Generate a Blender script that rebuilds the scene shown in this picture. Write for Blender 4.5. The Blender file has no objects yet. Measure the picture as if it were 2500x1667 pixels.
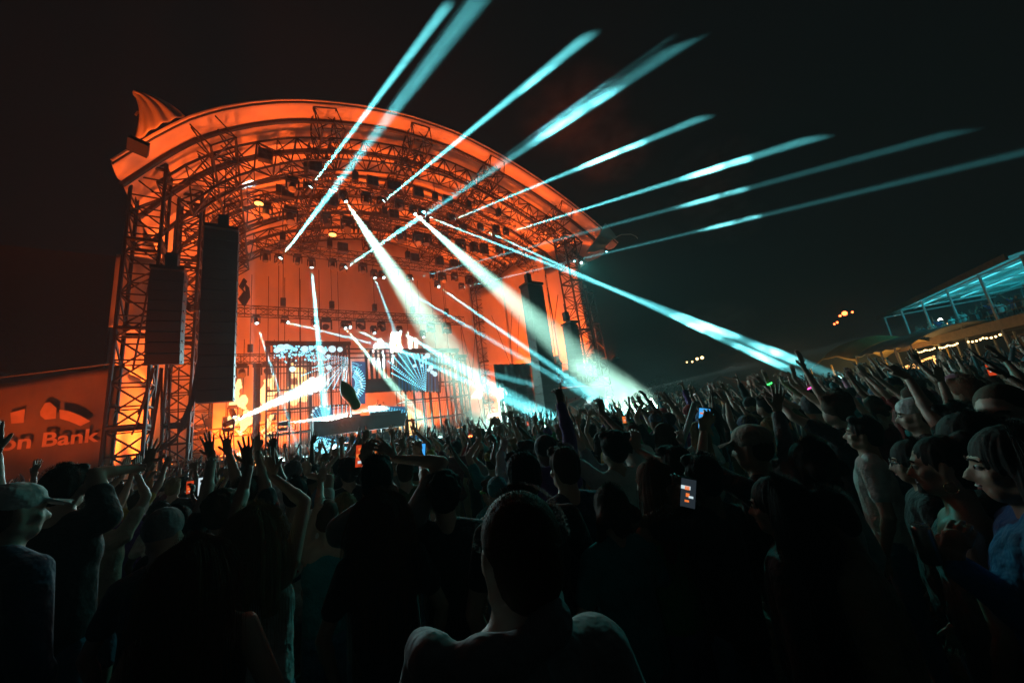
import bpy, bmesh, math, random
from mathutils import Vector as V, Matrix, noise
from math import radians as rad, sin, cos, pi, sqrt
sc = bpy.context.scene
COL = sc.collection

# ---------------------------------------------------------------- camera, world, exposure
FL = 880.0                                   # focal length in pixels of the 2500 px wide photograph
ROLL, PITCH = rad(7.8), math.atan(192 / 880)
Fw = V((0, cos(PITCH), sin(PITCH))); U0 = V((0, -sin(PITCH), cos(PITCH))); R0 = V((1, 0, 0))
Up = cos(ROLL) * U0 + sin(ROLL) * R0; Rt = cos(ROLL) * R0 - sin(ROLL) * U0
EYE = V((0, 0, 1.95))
cd = bpy.data.cameras.new('camera'); cam = bpy.data.objects.new('camera', cd); COL.objects.link(cam)
cd.sensor_width = 36; cd.lens = 36 * FL / 2500; cd.clip_start = .05; cd.clip_end = 900
mw = Matrix((Rt, Up, -Fw)).transposed().to_4x4(); mw.translation = EYE; cam.matrix_world = mw
sc.camera = cam
world = bpy.data.worlds.new('World'); sc.world = world; world.use_nodes = True
bg = world.node_tree.nodes['Background']
bg.inputs[0].default_value = (.0019, .0016, .0018, 1); bg.inputs[1].default_value = 1.0   # night sky over a lit-up city
vs = sc.view_settings
vs.view_transform = 'Standard'; vs.look = 'None'; vs.gamma = 1; vs.use_curve_mapping = False; vs.exposure = 0
cy = sc.cycles
cy.volume_bounces = 0; cy.max_bounces = 5; cy.diffuse_bounces = 2; cy.glossy_bounces = 2; cy.transmission_bounces = 2
cy.transparent_max_bounces = 8; cy.use_light_tree = True; cy.use_denoising = True
cy.sample_clamp_indirect = .8; cy.sample_clamp_direct = 0; cy.volume_max_steps = 128
HAZE = .0031
BEAM = 32.0

# ---------------------------------------------------------------- frames of reference
L0 = V((-13.7, 12.6, 0)); T = V((.8192, .5736, 0)); N = V((.5736, -.8192, 0))
YAW = math.atan2(T.y, T.x)
def W(s, d, z): return L0 + T * s + N * d + V((0, 0, z))   # s along the stage, d out of it towards the crowd, z up
def at(x, y, dist):
    """the point of the place seen at (x, y) of the photograph, at a horizontal distance from the camera"""
    r = Fw + (x - 1250) / FL * Rt + (833.5 - y) / FL * Up
    return EYE + r * (dist / math.hypot(r.x, r.y))
def onstage(x, y, d):
    """(s, z) on the plane d of the stage for a point of the photograph"""
    r = Fw + (x - 1250) / FL * Rt + (833.5 - y) / FL * Up
    k = (W(0, d, 0) - EYE).dot(N) / r.dot(N); P = EYE + r * k - L0
    return P.dot(T), P.z
def stagept(x, y, d):
    s, z = onstage(x, y, d); return W(s, d, z)

# ---------------------------------------------------------------- materials
def nodes(name):
    m = bpy.data.materials.new(name); m.use_nodes = True
    nt = m.node_tree; return m, nt, nt.nodes['Principled BSDF']
def mat(name, col, rough=.6, metal=0, var=.0, vscale=4, bump=0, bscale=20, sheen=0, spec=.5, stretch=None, trans=0):
    m, nt, b = nodes(name)
    b.inputs['Base Color'].default_value = (*col, 1); b.inputs['Roughness'].default_value = rough
    b.inputs['Metallic'].default_value = metal; b.inputs['Specular IOR Level'].default_value = spec
    if sheen: b.inputs['Sheen Weight'].default_value = sheen
    tc = nt.nodes.new('ShaderNodeTexCoord'); src = tc.outputs['Object']
    if stretch:
        mp = nt.nodes.new('ShaderNodeMapping'); mp.inputs['Scale'].default_value = stretch
        nt.links.new(src, mp.inputs[0]); src = mp.outputs[0]
    if var:
        n = nt.nodes.new('ShaderNodeTexNoise'); n.inputs['Scale'].default_value = vscale; n.inputs['Detail'].default_value = 5
        nt.links.new(src, n.inputs[0])
        r = nt.nodes.new('ShaderNodeMapRange'); r.inputs['From Min'].default_value = .3; r.inputs['From Max'].default_value = .7
        r.inputs['To Min'].default_value = 1 - var; r.inputs['To Max'].default_value = 1 + var
        nt.links.new(n.outputs[0], r.inputs[0])
        h = nt.nodes.new('ShaderNodeHueSaturation'); h.inputs['Color'].default_value = (*col, 1)
        nt.links.new(r.outputs[0], h.inputs['Value']); nt.links.new(h.outputs[0], b.inputs['Base Color'])
    if bump:
        n = nt.nodes.new('ShaderNodeTexNoise'); n.inputs['Scale'].default_value = bscale; n.inputs['Detail'].default_value = 3
        nt.links.new(src, n.inputs[0])
        k = nt.nodes.new('ShaderNodeBump'); k.inputs['Strength'].default_value = bump; k.inputs['Distance'].default_value = .05
        nt.links.new(n.outputs[0], k.inputs['Height']); nt.links.new(k.outputs[0], b.inputs['Normal'])
    return m
def glow(name, col, strength, base=(.02, .02, .02), lights=False):
    m, nt, b = nodes(name)
    b.inputs['Base Color'].default_value = (*base, 1)
    b.inputs['Emission Color'].default_value = (*col, 1); b.inputs['Emission Strength'].default_value = strength
    if not lights: m.cycles.emission_sampling = 'NONE'
    return m
M = dict(
    ground=mat('trampled_grass', (.045, .05, .03), .9, var=.5, vscale=2, bump=.6, bscale=30),
    deck=mat('stage_deck_black', (.03, .03, .032), .5, var=.3),
    steel=mat('black_steel', (.018, .017, .018), .5, .1, var=.3, vscale=9),
    alu=mat('truss_aluminium', (.06, .058, .056), .45, .4, var=.25, vscale=12),
    fabric=mat('cream_tarpaulin', (.62, .56, .50), .62, var=.14, vscale=.7, bump=.5, bscale=1.4, stretch=(1, 1, .35)),
    membrane=mat('roof_membrane', (.60, .53, .48), .45, var=.22, vscale=.5, bump=.6, bscale=.9),
    drape=mat('black_drape', (.02, .02, .022), .9, bump=.5, bscale=5),
    speaker=mat('speaker_black', (.014, .013, .014), .6, var=.2, vscale=10),
    grille=mat('speaker_grille', (.018, .016, .016), .7, bump=.5, bscale=200),
    cable=mat('black_cable', (.025, .022, .022), .5),
    scrim=mat('grey_green_scrim', (.20, .15, .07), .8, var=.35, vscale=.9, bump=.5, bscale=1.5, stretch=(1, 1, .5)),
    print_=mat('printed_lettering', (.55, .33, .20), .8, var=.2, vscale=2),
    fixture=mat('fixture_black', (.03, .03, .034), .4, var=.2, vscale=20),
    strip=mat('led_strip_black', (.03, .03, .035), .4),
    tent=mat('tent_canvas', (.75, .5, .18), .7, var=.15, vscale=.6, bump=.3, bscale=1.5),
    tent2=mat('pale_tent_canvas', (.45, .43, .40), .7, var=.15, vscale=.6, bump=.3, bscale=1.5),
    tent3=mat('red_tent_canvas', (.55, .14, .06), .7, var=.15, vscale=.6, bump=.3, bscale=1.5),
    wood=mat('terrace_timber', (.20, .11, .06), .7, var=.3, vscale=3),
    white=mat('white_roof_sheet', (.7, .72, .72), .5, var=.1),
    green=mat('green_inflatable', (.02, .30, .05), .35, spec=.5, var=.15, vscale=3),
    tube=mat('foam_tube', (.75, .8, .76), .6, var=.05),
    phone=mat('phone_case', (.02, .02, .022), .35),
    can=mat('aluminium_can', (.5, .5, .5), .3, .9, var=.2, vscale=30),
    led=glow('led_cyan', (.22, .80, 1.0), 1.9), ledblue=glow('led_blue', (.004, .14, .36), .55),
    ledwhite=glow('led_white', (.62, .92, 1.0), 1.15),
    beamlens=glow('lens_lit', (.6, 1, 1), 6), warmlens=glow('lens_orange', (1, .3, .06), 6),
    flame=glow('flame', (1, .58, .22), 2.2), bulb=glow('warm_bulb', (1, .62, .25), 6),
    neon=glow('warm_tube', (1, .45, .12), 3), cyanlamp=glow('cyan_lamp', (.1, .9, 1), 1.3), redlamp=glow('red_lamp', (1, .12, .03), 12),
    whitelamp=glow('white_lamp', (1, .9, .7), 30), greenlamp=glow('green_lamp', (.05, 1, .15), 4),
    magenta=glow('magenta_lamp', (1, .1, .5), 3),
)

# ---------------------------------------------------------------- mesh helpers
class MB:
    def __init__(s): s.v = []; s.f = []
    def add(s, vs, fs):
        k = len(s.v); s.v += [tuple(p) for p in vs]; s.f += [tuple(i + k for i in f) for f in fs]; return s
    def box(s, c, sx, sy, sz, ax=None, ay=None, az=None):
        c = V(c); ax = (ax or V((1, 0, 0))) * sx / 2; ay = (ay or V((0, 1, 0))) * sy / 2; az = (az or V((0, 0, 1))) * sz / 2
        vs = [c + ax * i + ay * j + az * k for i in (-1, 1) for j in (-1, 1) for k in (-1, 1)]
        return s.add(vs, [(0, 1, 3, 2), (4, 6, 7, 5), (0, 4, 5, 1), (2, 3, 7, 6), (0, 2, 6, 4), (1, 5, 7, 3)])
    def sbox(s, a, b):      # box in stage coordinates
        c = [(a[i] + b[i]) / 2 for i in range(3)]
        return s.box(W(*c), abs(b[0] - a[0]), abs(b[1] - a[1]), abs(b[2] - a[2]), T, N, V((0, 0, 1)))
    def tube(s, p, q, r, n=5, r2=None):
        p = V(p); q = V(q); a = (q - p)
        if a.length < 1e-6: return s
        a.normalize(); u = a.orthogonal().normalized(); w = a.cross(u); r2 = r if r2 is None else r2
        vs = [p + (u * cos(2 * pi * i / n) + w * sin(2 * pi * i / n)) * r for i in range(n)] + \
             [q + (u * cos(2 * pi * i / n) + w * sin(2 * pi * i / n)) * r2 for i in range(n)]
        fs = [(i, (i + 1) % n, n + (i + 1) % n, n + i) for i in range(n)] + [tuple(range(n - 1, -1, -1)), tuple(range(n, 2 * n))]
        return s.add(vs, fs)
    def poly(s, pts, r, n=5, rs=None):
        pts = [V(p) for p in pts]; k0 = len(s.v); m = len(pts); u = None
        for i, p in enumerate(pts):
            a = (pts[min(i + 1, m - 1)] - pts[max(i - 1, 0)]).normalized()
            u = a.orthogonal().normalized() if u is None else (u - a * u.dot(a)).normalized()
            w = a.cross(u); rr = rs[i] if rs else r
            s.v += [tuple(p + (u * cos(2 * pi * j / n) + w * sin(2 * pi * j / n)) * rr) for j in range(n)]
        for i in range(m - 1):
            for j in range(n):
                s.f.append((k0 + i * n + j, k0 + i * n + (j + 1) % n, k0 + (i + 1) * n + (j + 1) % n, k0 + (i + 1) * n + j))
        s.f.append(tuple(k0 + j for j in range(n - 1, -1, -1))); s.f.append(tuple(k0 + (m - 1) * n + j for j in range(n)))
        return s
    def grid(s, fn, nu, nv, thick=None):
        """a sheet fn(u, v); with thick it is closed into a slab"""
        k0 = len(s.v)
        P = [[V(fn(i / nu, j / nv)) for j in range(nv + 1)] for i in range(nu + 1)]
        for row in P: s.v += [tuple(p) for p in row]
        idx = lambda i, j: k0 + i * (nv + 1) + j
        for i in range(nu):
            for j in range(nv): s.f.append((idx(i, j), idx(i + 1, j), idx(i + 1, j + 1), idx(i, j + 1)))
        if thick:
            k1 = len(s.v)
            for i in range(nu + 1):
                for j in range(nv + 1):
                    du = P[min(i + 1, nu)][j] - P[max(i - 1, 0)][j]; dv = P[i][min(j + 1, nv)] - P[i][max(j - 1, 0)]
                    s.v.append(tuple(P[i][j] + du.cross(dv).normalized() * thick))
            jd = lambda i, j: k1 + i * (nv + 1) + j
            for i in range(nu):
                for j in range(nv): s.f.append((jd(i, j), jd(i, j + 1), jd(i + 1, j + 1), jd(i + 1, j)))
            for i in range(nu):
                s.f.append((idx(i, 0), jd(i, 0), jd(i + 1, 0), idx(i + 1, 0))); s.f.append((idx(i, nv), idx(i + 1, nv), jd(i + 1, nv), jd(i, nv)))
            for j in range(nv):
                s.f.append((idx(0, j), idx(0, j + 1), jd(0, j + 1), jd(0, j))); s.f.append((idx(nu, j), jd(nu, j), jd(nu, j + 1), idx(nu, j + 1)))
        return s
    def cap(s, p0, p1, r0, r1, fl=1.0, side=None, n=10):
        """rounded limb from p0 to p1; side = wide direction, fl = flattening across it"""
        p0 = V(p0); p1 = V(p1); a = p1 - p0; ln = a.length
        a = a.normalized() if ln > 1e-6 else V((0, 0, 1))
        u = V(side) if side is not None else a.orthogonal()
        u = (u - a * u.dot(a)); u = u.normalized() if u.length > 1e-5 else a.orthogonal().normalized(); w = a.cross(u) * fl
        rings = [(p0 + a * r0 * sin(rad(g)), r0 * cos(rad(g))) for g in (-75, -45, -15)] + [(p1 + a * r1 * sin(rad(g)), r1 * cos(rad(g))) for g in (15, 45, 75)]
        k = len(s.v)
        for c, r in rings: s.v += [tuple(c + (u * cos(2 * pi * j / n) + w * sin(2 * pi * j / n)) * r) for j in range(n)]
        s.v += [tuple(p0 - a * r0), tuple(p1 + a * r1)]
        for i in range(5):
            for j in range(n): s.f.append((k + i * n + j, k + i * n + (j + 1) % n, k + (i + 1) * n + (j + 1) % n, k + (i + 1) * n + j))
        e = k + 6 * n
        for j in range(n):
            s.f.append((e, k + (j + 1) % n, k + j)); s.f.append((e + 1, k + 5 * n + j, k + 5 * n + (j + 1) % n))
        return s
    def ell(s, c, rx, ry, rz, rot=None, nu=14, nv=9):
        c = V(c); rot = rot or Matrix.Identity(3); k = len(s.v)
        for i in range(1, nv):
            th = pi * i / nv
            for j in range(nu):
                ph = 2 * pi * j / nu; s.v.append(tuple(c + rot @ V((rx * sin(th) * cos(ph), ry * sin(th) * sin(ph), rz * cos(th)))))
        s.v += [tuple(c + rot @ V((0, 0, rz))), tuple(c - rot @ V((0, 0, rz)))]
        for i in range(nv - 2):
            for j in range(nu): s.f.append((k + i * nu + j, k + (i + 1) * nu + j, k + (i + 1) * nu + (j + 1) % nu, k + i * nu + (j + 1) % nu))
        e = k + (nv - 1) * nu
        for j in range(nu):
            s.f.append((e, k + j, k + (j + 1) % nu)); s.f.append((e + 1, k + (nv - 2) * nu + (j + 1) % nu, k + (nv - 2) * nu + j))
        return s
    def mesh(s, name, mt=None, origin=None, smooth=False):
        me = bpy.data.meshes.new(name)
        vv = s.v if origin is None else [(x - origin[0], y - origin[1], z - origin[2]) for x, y, z in s.v]
        me.from_pydata(vv, [], s.f)
        if mt: me.materials.append(mt)
        if smooth: me.polygons.foreach_set('use_smooth', [True] * len(me.polygons))
        me.update(); return me
def link(name, me, parent=None, loc=None):
    o = bpy.data.objects.new(name, me); COL.objects.link(o)
    if parent: o.parent = parent
    if loc is not None: o.location = loc
    return o
def tag(o, label=None, cat=None, group=None, kind=None):
    if label: o['label'] = label
    if cat: o['category'] = cat
    if group: o['group'] = group
    if kind: o['kind'] = kind
    return o
def thing(name, label, cat, loc=(0, 0, 0), group=None):
    return tag(link(name, None, None, loc), label, cat, group)
def part(t, name, mb, mt, smooth=False, label=None, kind=None):
    """mb is in world coordinates; the part is stored relative to its thing's base (things here are never rotated)"""
    o = t
    org = V((0, 0, 0))
    while o: org += o.location; o = o.parent
    q = link(name, mb.mesh(name, mt, org, smooth), t)
    if label: q['label'] = label
    if kind: q['kind'] = kind
    return q
def solo(name, mb, mt, label=None, cat=None, group=None, kind=None, smooth=False, origin=None):
    if origin is None:
        n = max(1, len(mb.v)); origin = (sum(p[0] for p in mb.v) / n, sum(p[1] for p in mb.v) / n, min(p[2] for p in mb.v))
    return tag(link(name, mb.mesh(name, mt, origin, smooth), None, origin), label, cat, group, kind)
def copytree(o, parent=None, loc=None):
    c = o.copy(); COL.objects.link(c); c.parent = parent
    if loc is not None: c.location = loc
    for ch in o.children: copytree(ch, c)
    return c
def lattice(t, st, rc=.03, rb=.018, mt=None, closed_faces=(0, 1, 2, 3), rungs=True):
    """box truss: st = list of 4-corner stations; chords are parts, the web is one part"""
    mt = mt or M['alu']; k = len(st[0])
    for c in range(k):
        part(t, 'chord', MB().poly([s[c] for s in st], rc, 6), mt)
    b = MB()
    for i in range(len(st) - 1):
        for f in closed_faces:
            a, c = f % k, (f + 1) % k
            if (i + f) % 2: b.tube(st[i][a], st[i + 1][c], rb, 4)
            else: b.tube(st[i][c], st[i + 1][a], rb, 4)
            if rungs: b.tube(st[i][a], st[i][c], rb, 4)
    for f in range(k): b.tube(st[-1][f], st[-1][(f + 1) % k], rb, 4)
    part(t, 'bracing', b, mt)
def straight(A, B, wv, hv, n):
    A = V(A); B = V(B); out = []
    for i in range(n + 1):
        c = A.lerp(B, i / n); out.append([c - wv / 2 - hv / 2, c + wv / 2 - hv / 2, c + wv / 2 + hv / 2, c - wv / 2 + hv / 2])
    return out
def text_mb(body, size, org, ux, uz, nrm, depth=.01, bold=0):
    """lettering as thin geometry: org = left end of the base line"""
    cu = bpy.data.curves.new('t', 'FONT'); cu.body = body; cu.size = size; cu.extrude = depth; cu.offset = bold
    o = bpy.data.objects.new('t', cu); COL.objects.link(o)
    dg = bpy.context.evaluated_depsgraph_get(); me = bpy.data.meshes.new_from_object(o.evaluated_get(dg))
    mb = MB(); org = V(org)
    mb.add([org + ux * v.co.x + uz * v.co.y + nrm * v.co.z for v in me.vertices], [tuple(p.vertices) for p in me.polygons])
    bpy.data.objects.remove(o); return mb
def letters(body, size, org, ux, uz, nrm, depth=.01, bold=0):
    """one mesh builder per character"""
    def ext(s_):
        m_ = text_mb(s_, size, (0, 0, 0), V((1, 0, 0)), Z, V((0, -1, 0)), depth, bold); return max(p[0] for p in m_.v)
    out = []
    for i, ch in enumerate(body):
        if ch != ' ': out.append(text_mb(ch, size, V(org) + ux * (ext(body[:i + 1]) - ext(ch)), ux, uz, nrm, depth, bold))
    return out
Z = V((0, 0, 1))
ORD = 'leftmost|second from the left|third from the left|fourth from the left|fifth from the left|sixth from the left|seventh from the left|eighth from the left|ninth from the left|tenth from the left|eleventh from the left|twelfth from the left|thirteenth from the left|fourteenth from the left|fifteenth from the left|sixteenth from the left'.split('|')
def ordn(i): return ORD[i] if i < len(ORD) else 'far right'
rnd = random.Random(7)
# ================================================================ SETTING
g = MB(); g.grid(lambda u, v: (-230 + 460 * u, -200 + 460 * v, 0), 8, 8)
solo('ground', g, M['ground'], 'trampled grass festival ground under the crowd', kind='structure', origin=(0, 0, 0))

# haze: even, pale air round the whole place
hz, nt, _b = nodes('haze_air'); nt.nodes.clear()
_o = nt.nodes.new('ShaderNodeOutputMaterial'); _p = nt.nodes.new('ShaderNodeVolumePrincipled')
_p.inputs['Density'].default_value = HAZE; _p.inputs['Color'].default_value = (.80, .92, .92, 1); _p.inputs['Anisotropy'].default_value = .15
nt.links.new(_p.outputs[0], _o.inputs['Volume'])
hz.cycles.volume_sampling = 'EQUIANGULAR'
solo('haze', MB().box((0, 30, 10.0), 480, 480, 22.0), hz, kind='stuff', origin=(0, 30, 0))

# ---------------------------------------------------------------- stage platform
t = thing('stage_platform', 'wide black festival stage platform under the arched orange roof', 'stage', W(11, -5, 0))
part(t, 'deck', MB().sbox((-1, -12, 1.35), (22.8, 0, 1.6)), M['deck'])
part(t, 'skirt', MB().sbox((-.9, -11.9, 0), (22.7, -.1, 1.346)), M['drape'])
for i in range(16):
    part(t, 'barrier_panel', MB().sbox((-1 + i * 1.6, 2.6, 0), (.56 + i * 1.6, 2.66, 1.1)), M['alu'])
# ---------------------------------------------------------------- roof
AR = [(-.6, 12.5), (.4, 14.1), (1.2, 15.2), (2.1, 16.0), (3.1, 16.7), (4.2, 17.4), (5.4, 17.95), (7.8, 18.75), (10.5, 19.25), (13.5, 19.3), (16.5, 18.75), (19.3, 17.9),
      (22.4, 16.65), (24.6, 15.5), (26.6, 14.3)]
def zf(s):
    if s <= AR[0][0]: return AR[0][1] - (AR[0][0] - s) * 1.3
    for (a, b), (c, d) in zip(AR, AR[1:]):
        if s <= c:
            u = (s - a) / (c - a); return b + (d - b) * u
    return AR[-1][1] - (s - AR[-1][0]) * .7
def zs(s): return (zf(s - .9) + zf(s) * 2 + zf(s + .9)) / 4      # smoothed arch
S0, S1 = -.6, 26.6
roof = thing('stage_roof', 'huge arched fabric stage roof lit orange from below, with steel ribs', 'stage roof', W(12, -4, 12))
bays = [2.0, .9, -1.4, -3.6, -5.8, -8.0, -10.2, -12.4]
def sag(v): return -.10 * sin(pi * v)
for d0, d1 in zip(bays, bays[1:]):
    part(roof, 'fabric_panel', MB().grid(lambda u, v: W(S0 + (S1 - S0) * u, d0 + (d1 - d0) * v, zs(S0 + (S1 - S0) * u) + sag(v) * 1.6 + .05 * noise.noise(V((u * 14, v * 2 + d0, 0)))), 56, 6, .03), M['membrane'], True)
for i, d in enumerate(bays):
    r = .035 if i == 0 else .11
    part(roof, 'roof_rib', MB().poly([W(S0 + (S1 - S0) * k / 56, d, zs(S0 + (S1 - S0) * k / 56) - r - .02) for k in range(57)], r, 6), M['alu'] if i == 0 else M['steel'])
    if i == 0:
        part(roof, 'edge_pipe', MB().poly([W(S0 + (S1 - S0) * k / 56, d + .06, zs(S0 + (S1 - S0) * k / 56) + .05) for k in range(57)], .05, 6), M['fabric'])
# arched trusses across the stage, hung under the ribs
def arch_truss(d, s0, s1, n, top=.55, dep=1.25, wd=.9):
    st = []
    for i in range(n + 1):
        s = s0 + (s1 - s0) * i / n; z = zs(s) - top
        sl = (zs(s + .4) - zs(s - .4)) / .8; nv = (V((0, 0, 1)) - T * sl).normalized()
        c = W(s, d, z)
        st.append([c - N * wd / 2, c + N * wd / 2, c + N * wd * .5 - nv * dep, c - N * wd * .5 - nv * dep])
    q = link('arch_truss', None, roof, (0, 0, 0)); lattice(q, st, .055, .032, M['steel'])
arch_truss(-.2, .2, 24.6, 30)
arch_truss(-4.6, .4, 24.2, 28)
arch_truss(-8.8, .4, 24.0, 26, dep=1.1)
# long trusses running to the back of the roof
for s in (2.0, 6.4, 11.2, 16.2, 21.8):
    z = zs(s) - .75; sl = (zs(s + .4) - zs(s - .4)) / .8; nv = (Z - T * sl).normalized(); tv = (T + Z * sl).normalized()
    q = link('long_truss', None, roof, (0, 0, 0))
    lattice(q, straight(W(s, 1.8, z + .05), W(s, -11.8, z + .05), tv * 1.05, nv * 1.15, 16), .055, .034, M['steel'])
# corner wings of the membrane
def wing(A, B, C, D, name='corner_wing', bow=.5):
    A, B, C, D = map(V, (A, B, C, D))
    def fn(u, v):
        p = (A.lerp(B, u)).lerp(D.lerp(C, u), v)
        return p + N * (bow * sin(pi * u) * sin(pi * v)) - N * .12 * sin(u * 22) * v * .3
    part(roof, name, MB().grid(fn, 18, 12, .03), M['membrane'], True)
def wingpoly(pl, pr, d0, d1):
    """pl, pr: the two long edges of the wing as (s, z) lists of equal length"""
    n = len(pl) - 1
    def fn(u, v):
        i = min(int(v * n), n - 1); w = v * n - i
        a = V(pl[i]).lerp(V(pl[i + 1]), w); b = V(pr[i]).lerp(V(pr[i + 1]), w); p = a.lerp(b, u)
        return W(p.x, d0 + (d1 - d0) * v + .2 * sin(pi * u) * (1 - v * .3) + .05 * sin(u * 25 + v * 3), p.y)
    part(roof, 'corner_wing', MB().grid(fn, 24, 16, .03), M['membrane'], True)
P = lambda x, y: onstage(x, y, 2.0)
wingpoly([P(327, 352), P(336, 322), P(341, 290), P(338, 262), P(332, 240), P(324, 226)],
         [P(452, 284), P(437, 270), P(418, 256), P(395, 243), P(365, 232), P(329, 226)], 2.0, 1.9)
wingpoly([P(1430, 618), P(1446, 618), P(1462, 612), P(1476, 606), P(1488, 592)],
         [P(1478, 545), P(1485, 552), P(1493, 561), P(1500, 569), P(1507, 577)], 2.0, 1.9)
part(roof, 'tie_strap', MB().poly([stagepoint for stagepoint in [W(*(lambda q: (q[0], 1.8, q[1]))(P(x, y))) for x, y in ((1507, 577), (1522, 570), (1545, 569), (1557, 574), (1562, 580))]], .04, 5), M['fabric'])
part(roof, 'tie_strap', MB().poly([W(*(lambda q: (q[0], 1.0, q[1]))(P(x, y))) for x, y in ((326, 226), (318, 224), (312, 232))], .04, 5), M['fabric'])
# practical lamps in the roof
for (x, y) in ((698, 395), (632, 497), (978, 409), (812, 573), (1218, 525)):
    q = stagept(x, y, -2.5)
    h = part(roof, 'work_lamp', MB().tube(q, q + Z * .12, .22, 12), M['fixture'])
    part(h, 'lens', MB().tube(q - Z * .02, q - Z * .002, .2, 12), M['warmlens'])

# ---------------------------------------------------------------- towers
def tower(s, d, ztop, w, label, dd=None, n=None, mt=None, lean=0):
    dd = dd or w; t = thing('lattice_tower', label, 'tower', W(s, d, 0), 'steel towers carrying the stage roof')
    n = n or int(ztop / (w * .85))
    lattice(t, straight(W(s, d, .1), W(s + lean, d, ztop), T * w, N * dd, n), .06, .032, mt or M['steel'])
    part(t, 'foot_plate', MB().sbox((s - w * .8, d - dd * .8, 0), (s + w * .8, d + dd * .8, .1)), M['steel'])
    for zz in (ztop * .25, ztop * .5, ztop * .75, ztop - .3):
        c = MB()
        for a, b in (((-1, -1), (1, -1)), ((1, -1), (1, 1)), ((1, 1), (-1, 1)), ((-1, 1), (-1, -1))):
            p = W(s + lean * zz / ztop + a[0] * w / 2, d + a[1] * dd / 2, zz); q = W(s + lean * zz / ztop + b[0] * w / 2, d + b[1] * dd / 2, zz)
            c.tube(p, q, .075, 6)
        part(t, 'collar', c, M['steel'])
    return t
tower(0, 0, 14.0, .95, 'black lattice tower at the left front corner of the stage')
tower(.9, -2.4, 14.6, .8, 'thinner lattice tower just behind the left front corner tower')
tower(22.9, 0, 15.2, 1.1, 'lattice tower at the right front corner of the stage beside the viewing platform')
tower(21.2, -11.2, 15.4, .95, 'lattice tower at the back right, in front of the orange side cloth')
tower(24.9, -.6, 11.2, .8, 'outermost slim lattice tower right of the viewing platform')
tower(.6, -11.2, 15, .95, 'lattice tower at the back left of the stage')

# ---------------------------------------------------------------- cloth walls
def cloth(A, B, z0, z1, label, name, mt=None, nu=60, nv=14, fold=.06, freq=1.3, origin=None, cat='backdrop', topsag=0, top=None):
    A = V(A); B = V(B); dr = (B - A); ln = dr.length; nn = dr.normalized().cross(Z)
    def fn(u, v):
        zt = (top(u) if top else z1) - topsag * sin(pi * u)
        return A + dr * u + Z * (z0 + (zt - z0) * v) + nn * (fold * sin(u * ln * freq * 2 + 1.5 * noise.noise(V((u * 3, v * 1.2, 3)))) + .12 * noise.noise(V((u * ln * .5, v * 3, 1))))
    return solo(name, MB().grid(fn, nu, nv, .02), mt or M['fabric'], label, cat, smooth=True)
cloth(W(-1.2, -12.1, 0), W(25.4, -12.1, 0), 1.6, 15.6, 'cream cloth back wall of the stage, lit orange', 'back_wall_cloth', fold=.05, freq=.8, nu=90, nv=24, top=lambda u: zs(-1.2 + 26.6 * u) - .15)
cloth(W(-1.1, -12, 0), W(-.95, -1.6, 0), 6.2, 13.2, 'orange-lit side cloth hanging left of the stage towers', 'side_cloth', fold=.06, nu=30)
cloth(W(-1.1, -12, 0), W(-1.0, -1.8, 0), 1.0, 6.2, 'lower orange-lit side cloth behind the left front tower', 'side_cloth', fold=.05, nu=30)
cloth(W(-1.0, -.9, 0), W(.1, -1.1, 0), 7.4, 10.4, 'small slack orange cloth outside the left tower', 'side_cloth', fold=.09, nu=12)
# a dark box hangs outside the left tower
solo('black_drape_wall', MB().sbox((-6.5, -3.2, 6.2), (-1.55, -2.9, 11.2)), M['drape'], 'unlit black drape wall beyond the left edge of the stage', 'drape')
# right side wall: cloth strips between towers
cloth(W(20.7, -11.9, 0), W(22.35, -8.5, 0), 1.0, 15, 'tall orange-lit cloth strip left of the back right tower', 'side_cloth', fold=.03, nu=12)
cloth(W(22.4, -8.4, 0), W(23.45, -3.4, 0), 6.6, 15.8, 'orange-lit side cloth between the back right tower and the tall right speaker stack', 'side_cloth', fold=.04, nu=20)
cloth(W(23.5, -3.3, 0), W(24.2, -.5, 0), 5.2, 14, 'orange-lit side cloth behind the slim right speaker column', 'side_cloth', fold=.04, nu=20)
cloth(W(24.3, -1.2, 0), W(26.2, -1.5, 0), 4.6, 12.2, 'outermost narrow orange cloth on the right of the stage', 'side_cloth', fold=.08, nu=12)
cloth(W(22.6, -8.2, 0), W(23.3, -3.6, 0), 1.0, 6.5, 'black drape under the orange side cloth on the right', 'black_drape', M['drape'], nu=20, cat='drape')

# ---------------------------------------------------------------- bank banner on the left
t = thing('banner', 'large grey-green scrim banner printed with a bank name, left of the stage', 'banner', W(-3.5, .4, 0))
def bpl(u, v):
    s = -9.5 + 9.2 * u; zt = 5.25 + .0 * u - .35 * sin(pi * u)
    if u > .55: zt += (u - .55) * .9
    return W(s, .4 + .07 * noise.noise(V((u * 9, v * 3, 0))) + .05 * sin((u * 9 - v * 4) * 2.2), .2 + (zt - .2) * v)
part(t, 'scrim', MB().grid(bpl, 70, 20, .01), M['scrim'], True)
sB, zB = onstage(250, 1074, .55); sA, zA = onstage(172, 1076, .55); BSZ = .60; BS0 = sB - BSZ * 7.05; BZ = zB - .02
for m_ in letters('Huntington Bank', BSZ, W(BS0, .56, BZ), T, Z, N, .006, .012): part(t, 'letter', m_, M['print_'])
def flag(pts, dd=.56):
    mb = MB(); q = [W(*(lambda a: (a[0], dd, a[1]))(onstage(x, y, .5))) for x, y in pts]
    mb.add(q + [p - N * .01 for p in q], [tuple(range(len(q))), tuple(range(2 * len(q) - 1, len(q) - 1, -1))]); return mb
part(t, 'printed_shape', flag([(100, 1005), (112, 984), (124, 982), (140, 996), (138, 1022), (112, 1024), (101, 1015)]), M['print_'])
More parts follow.
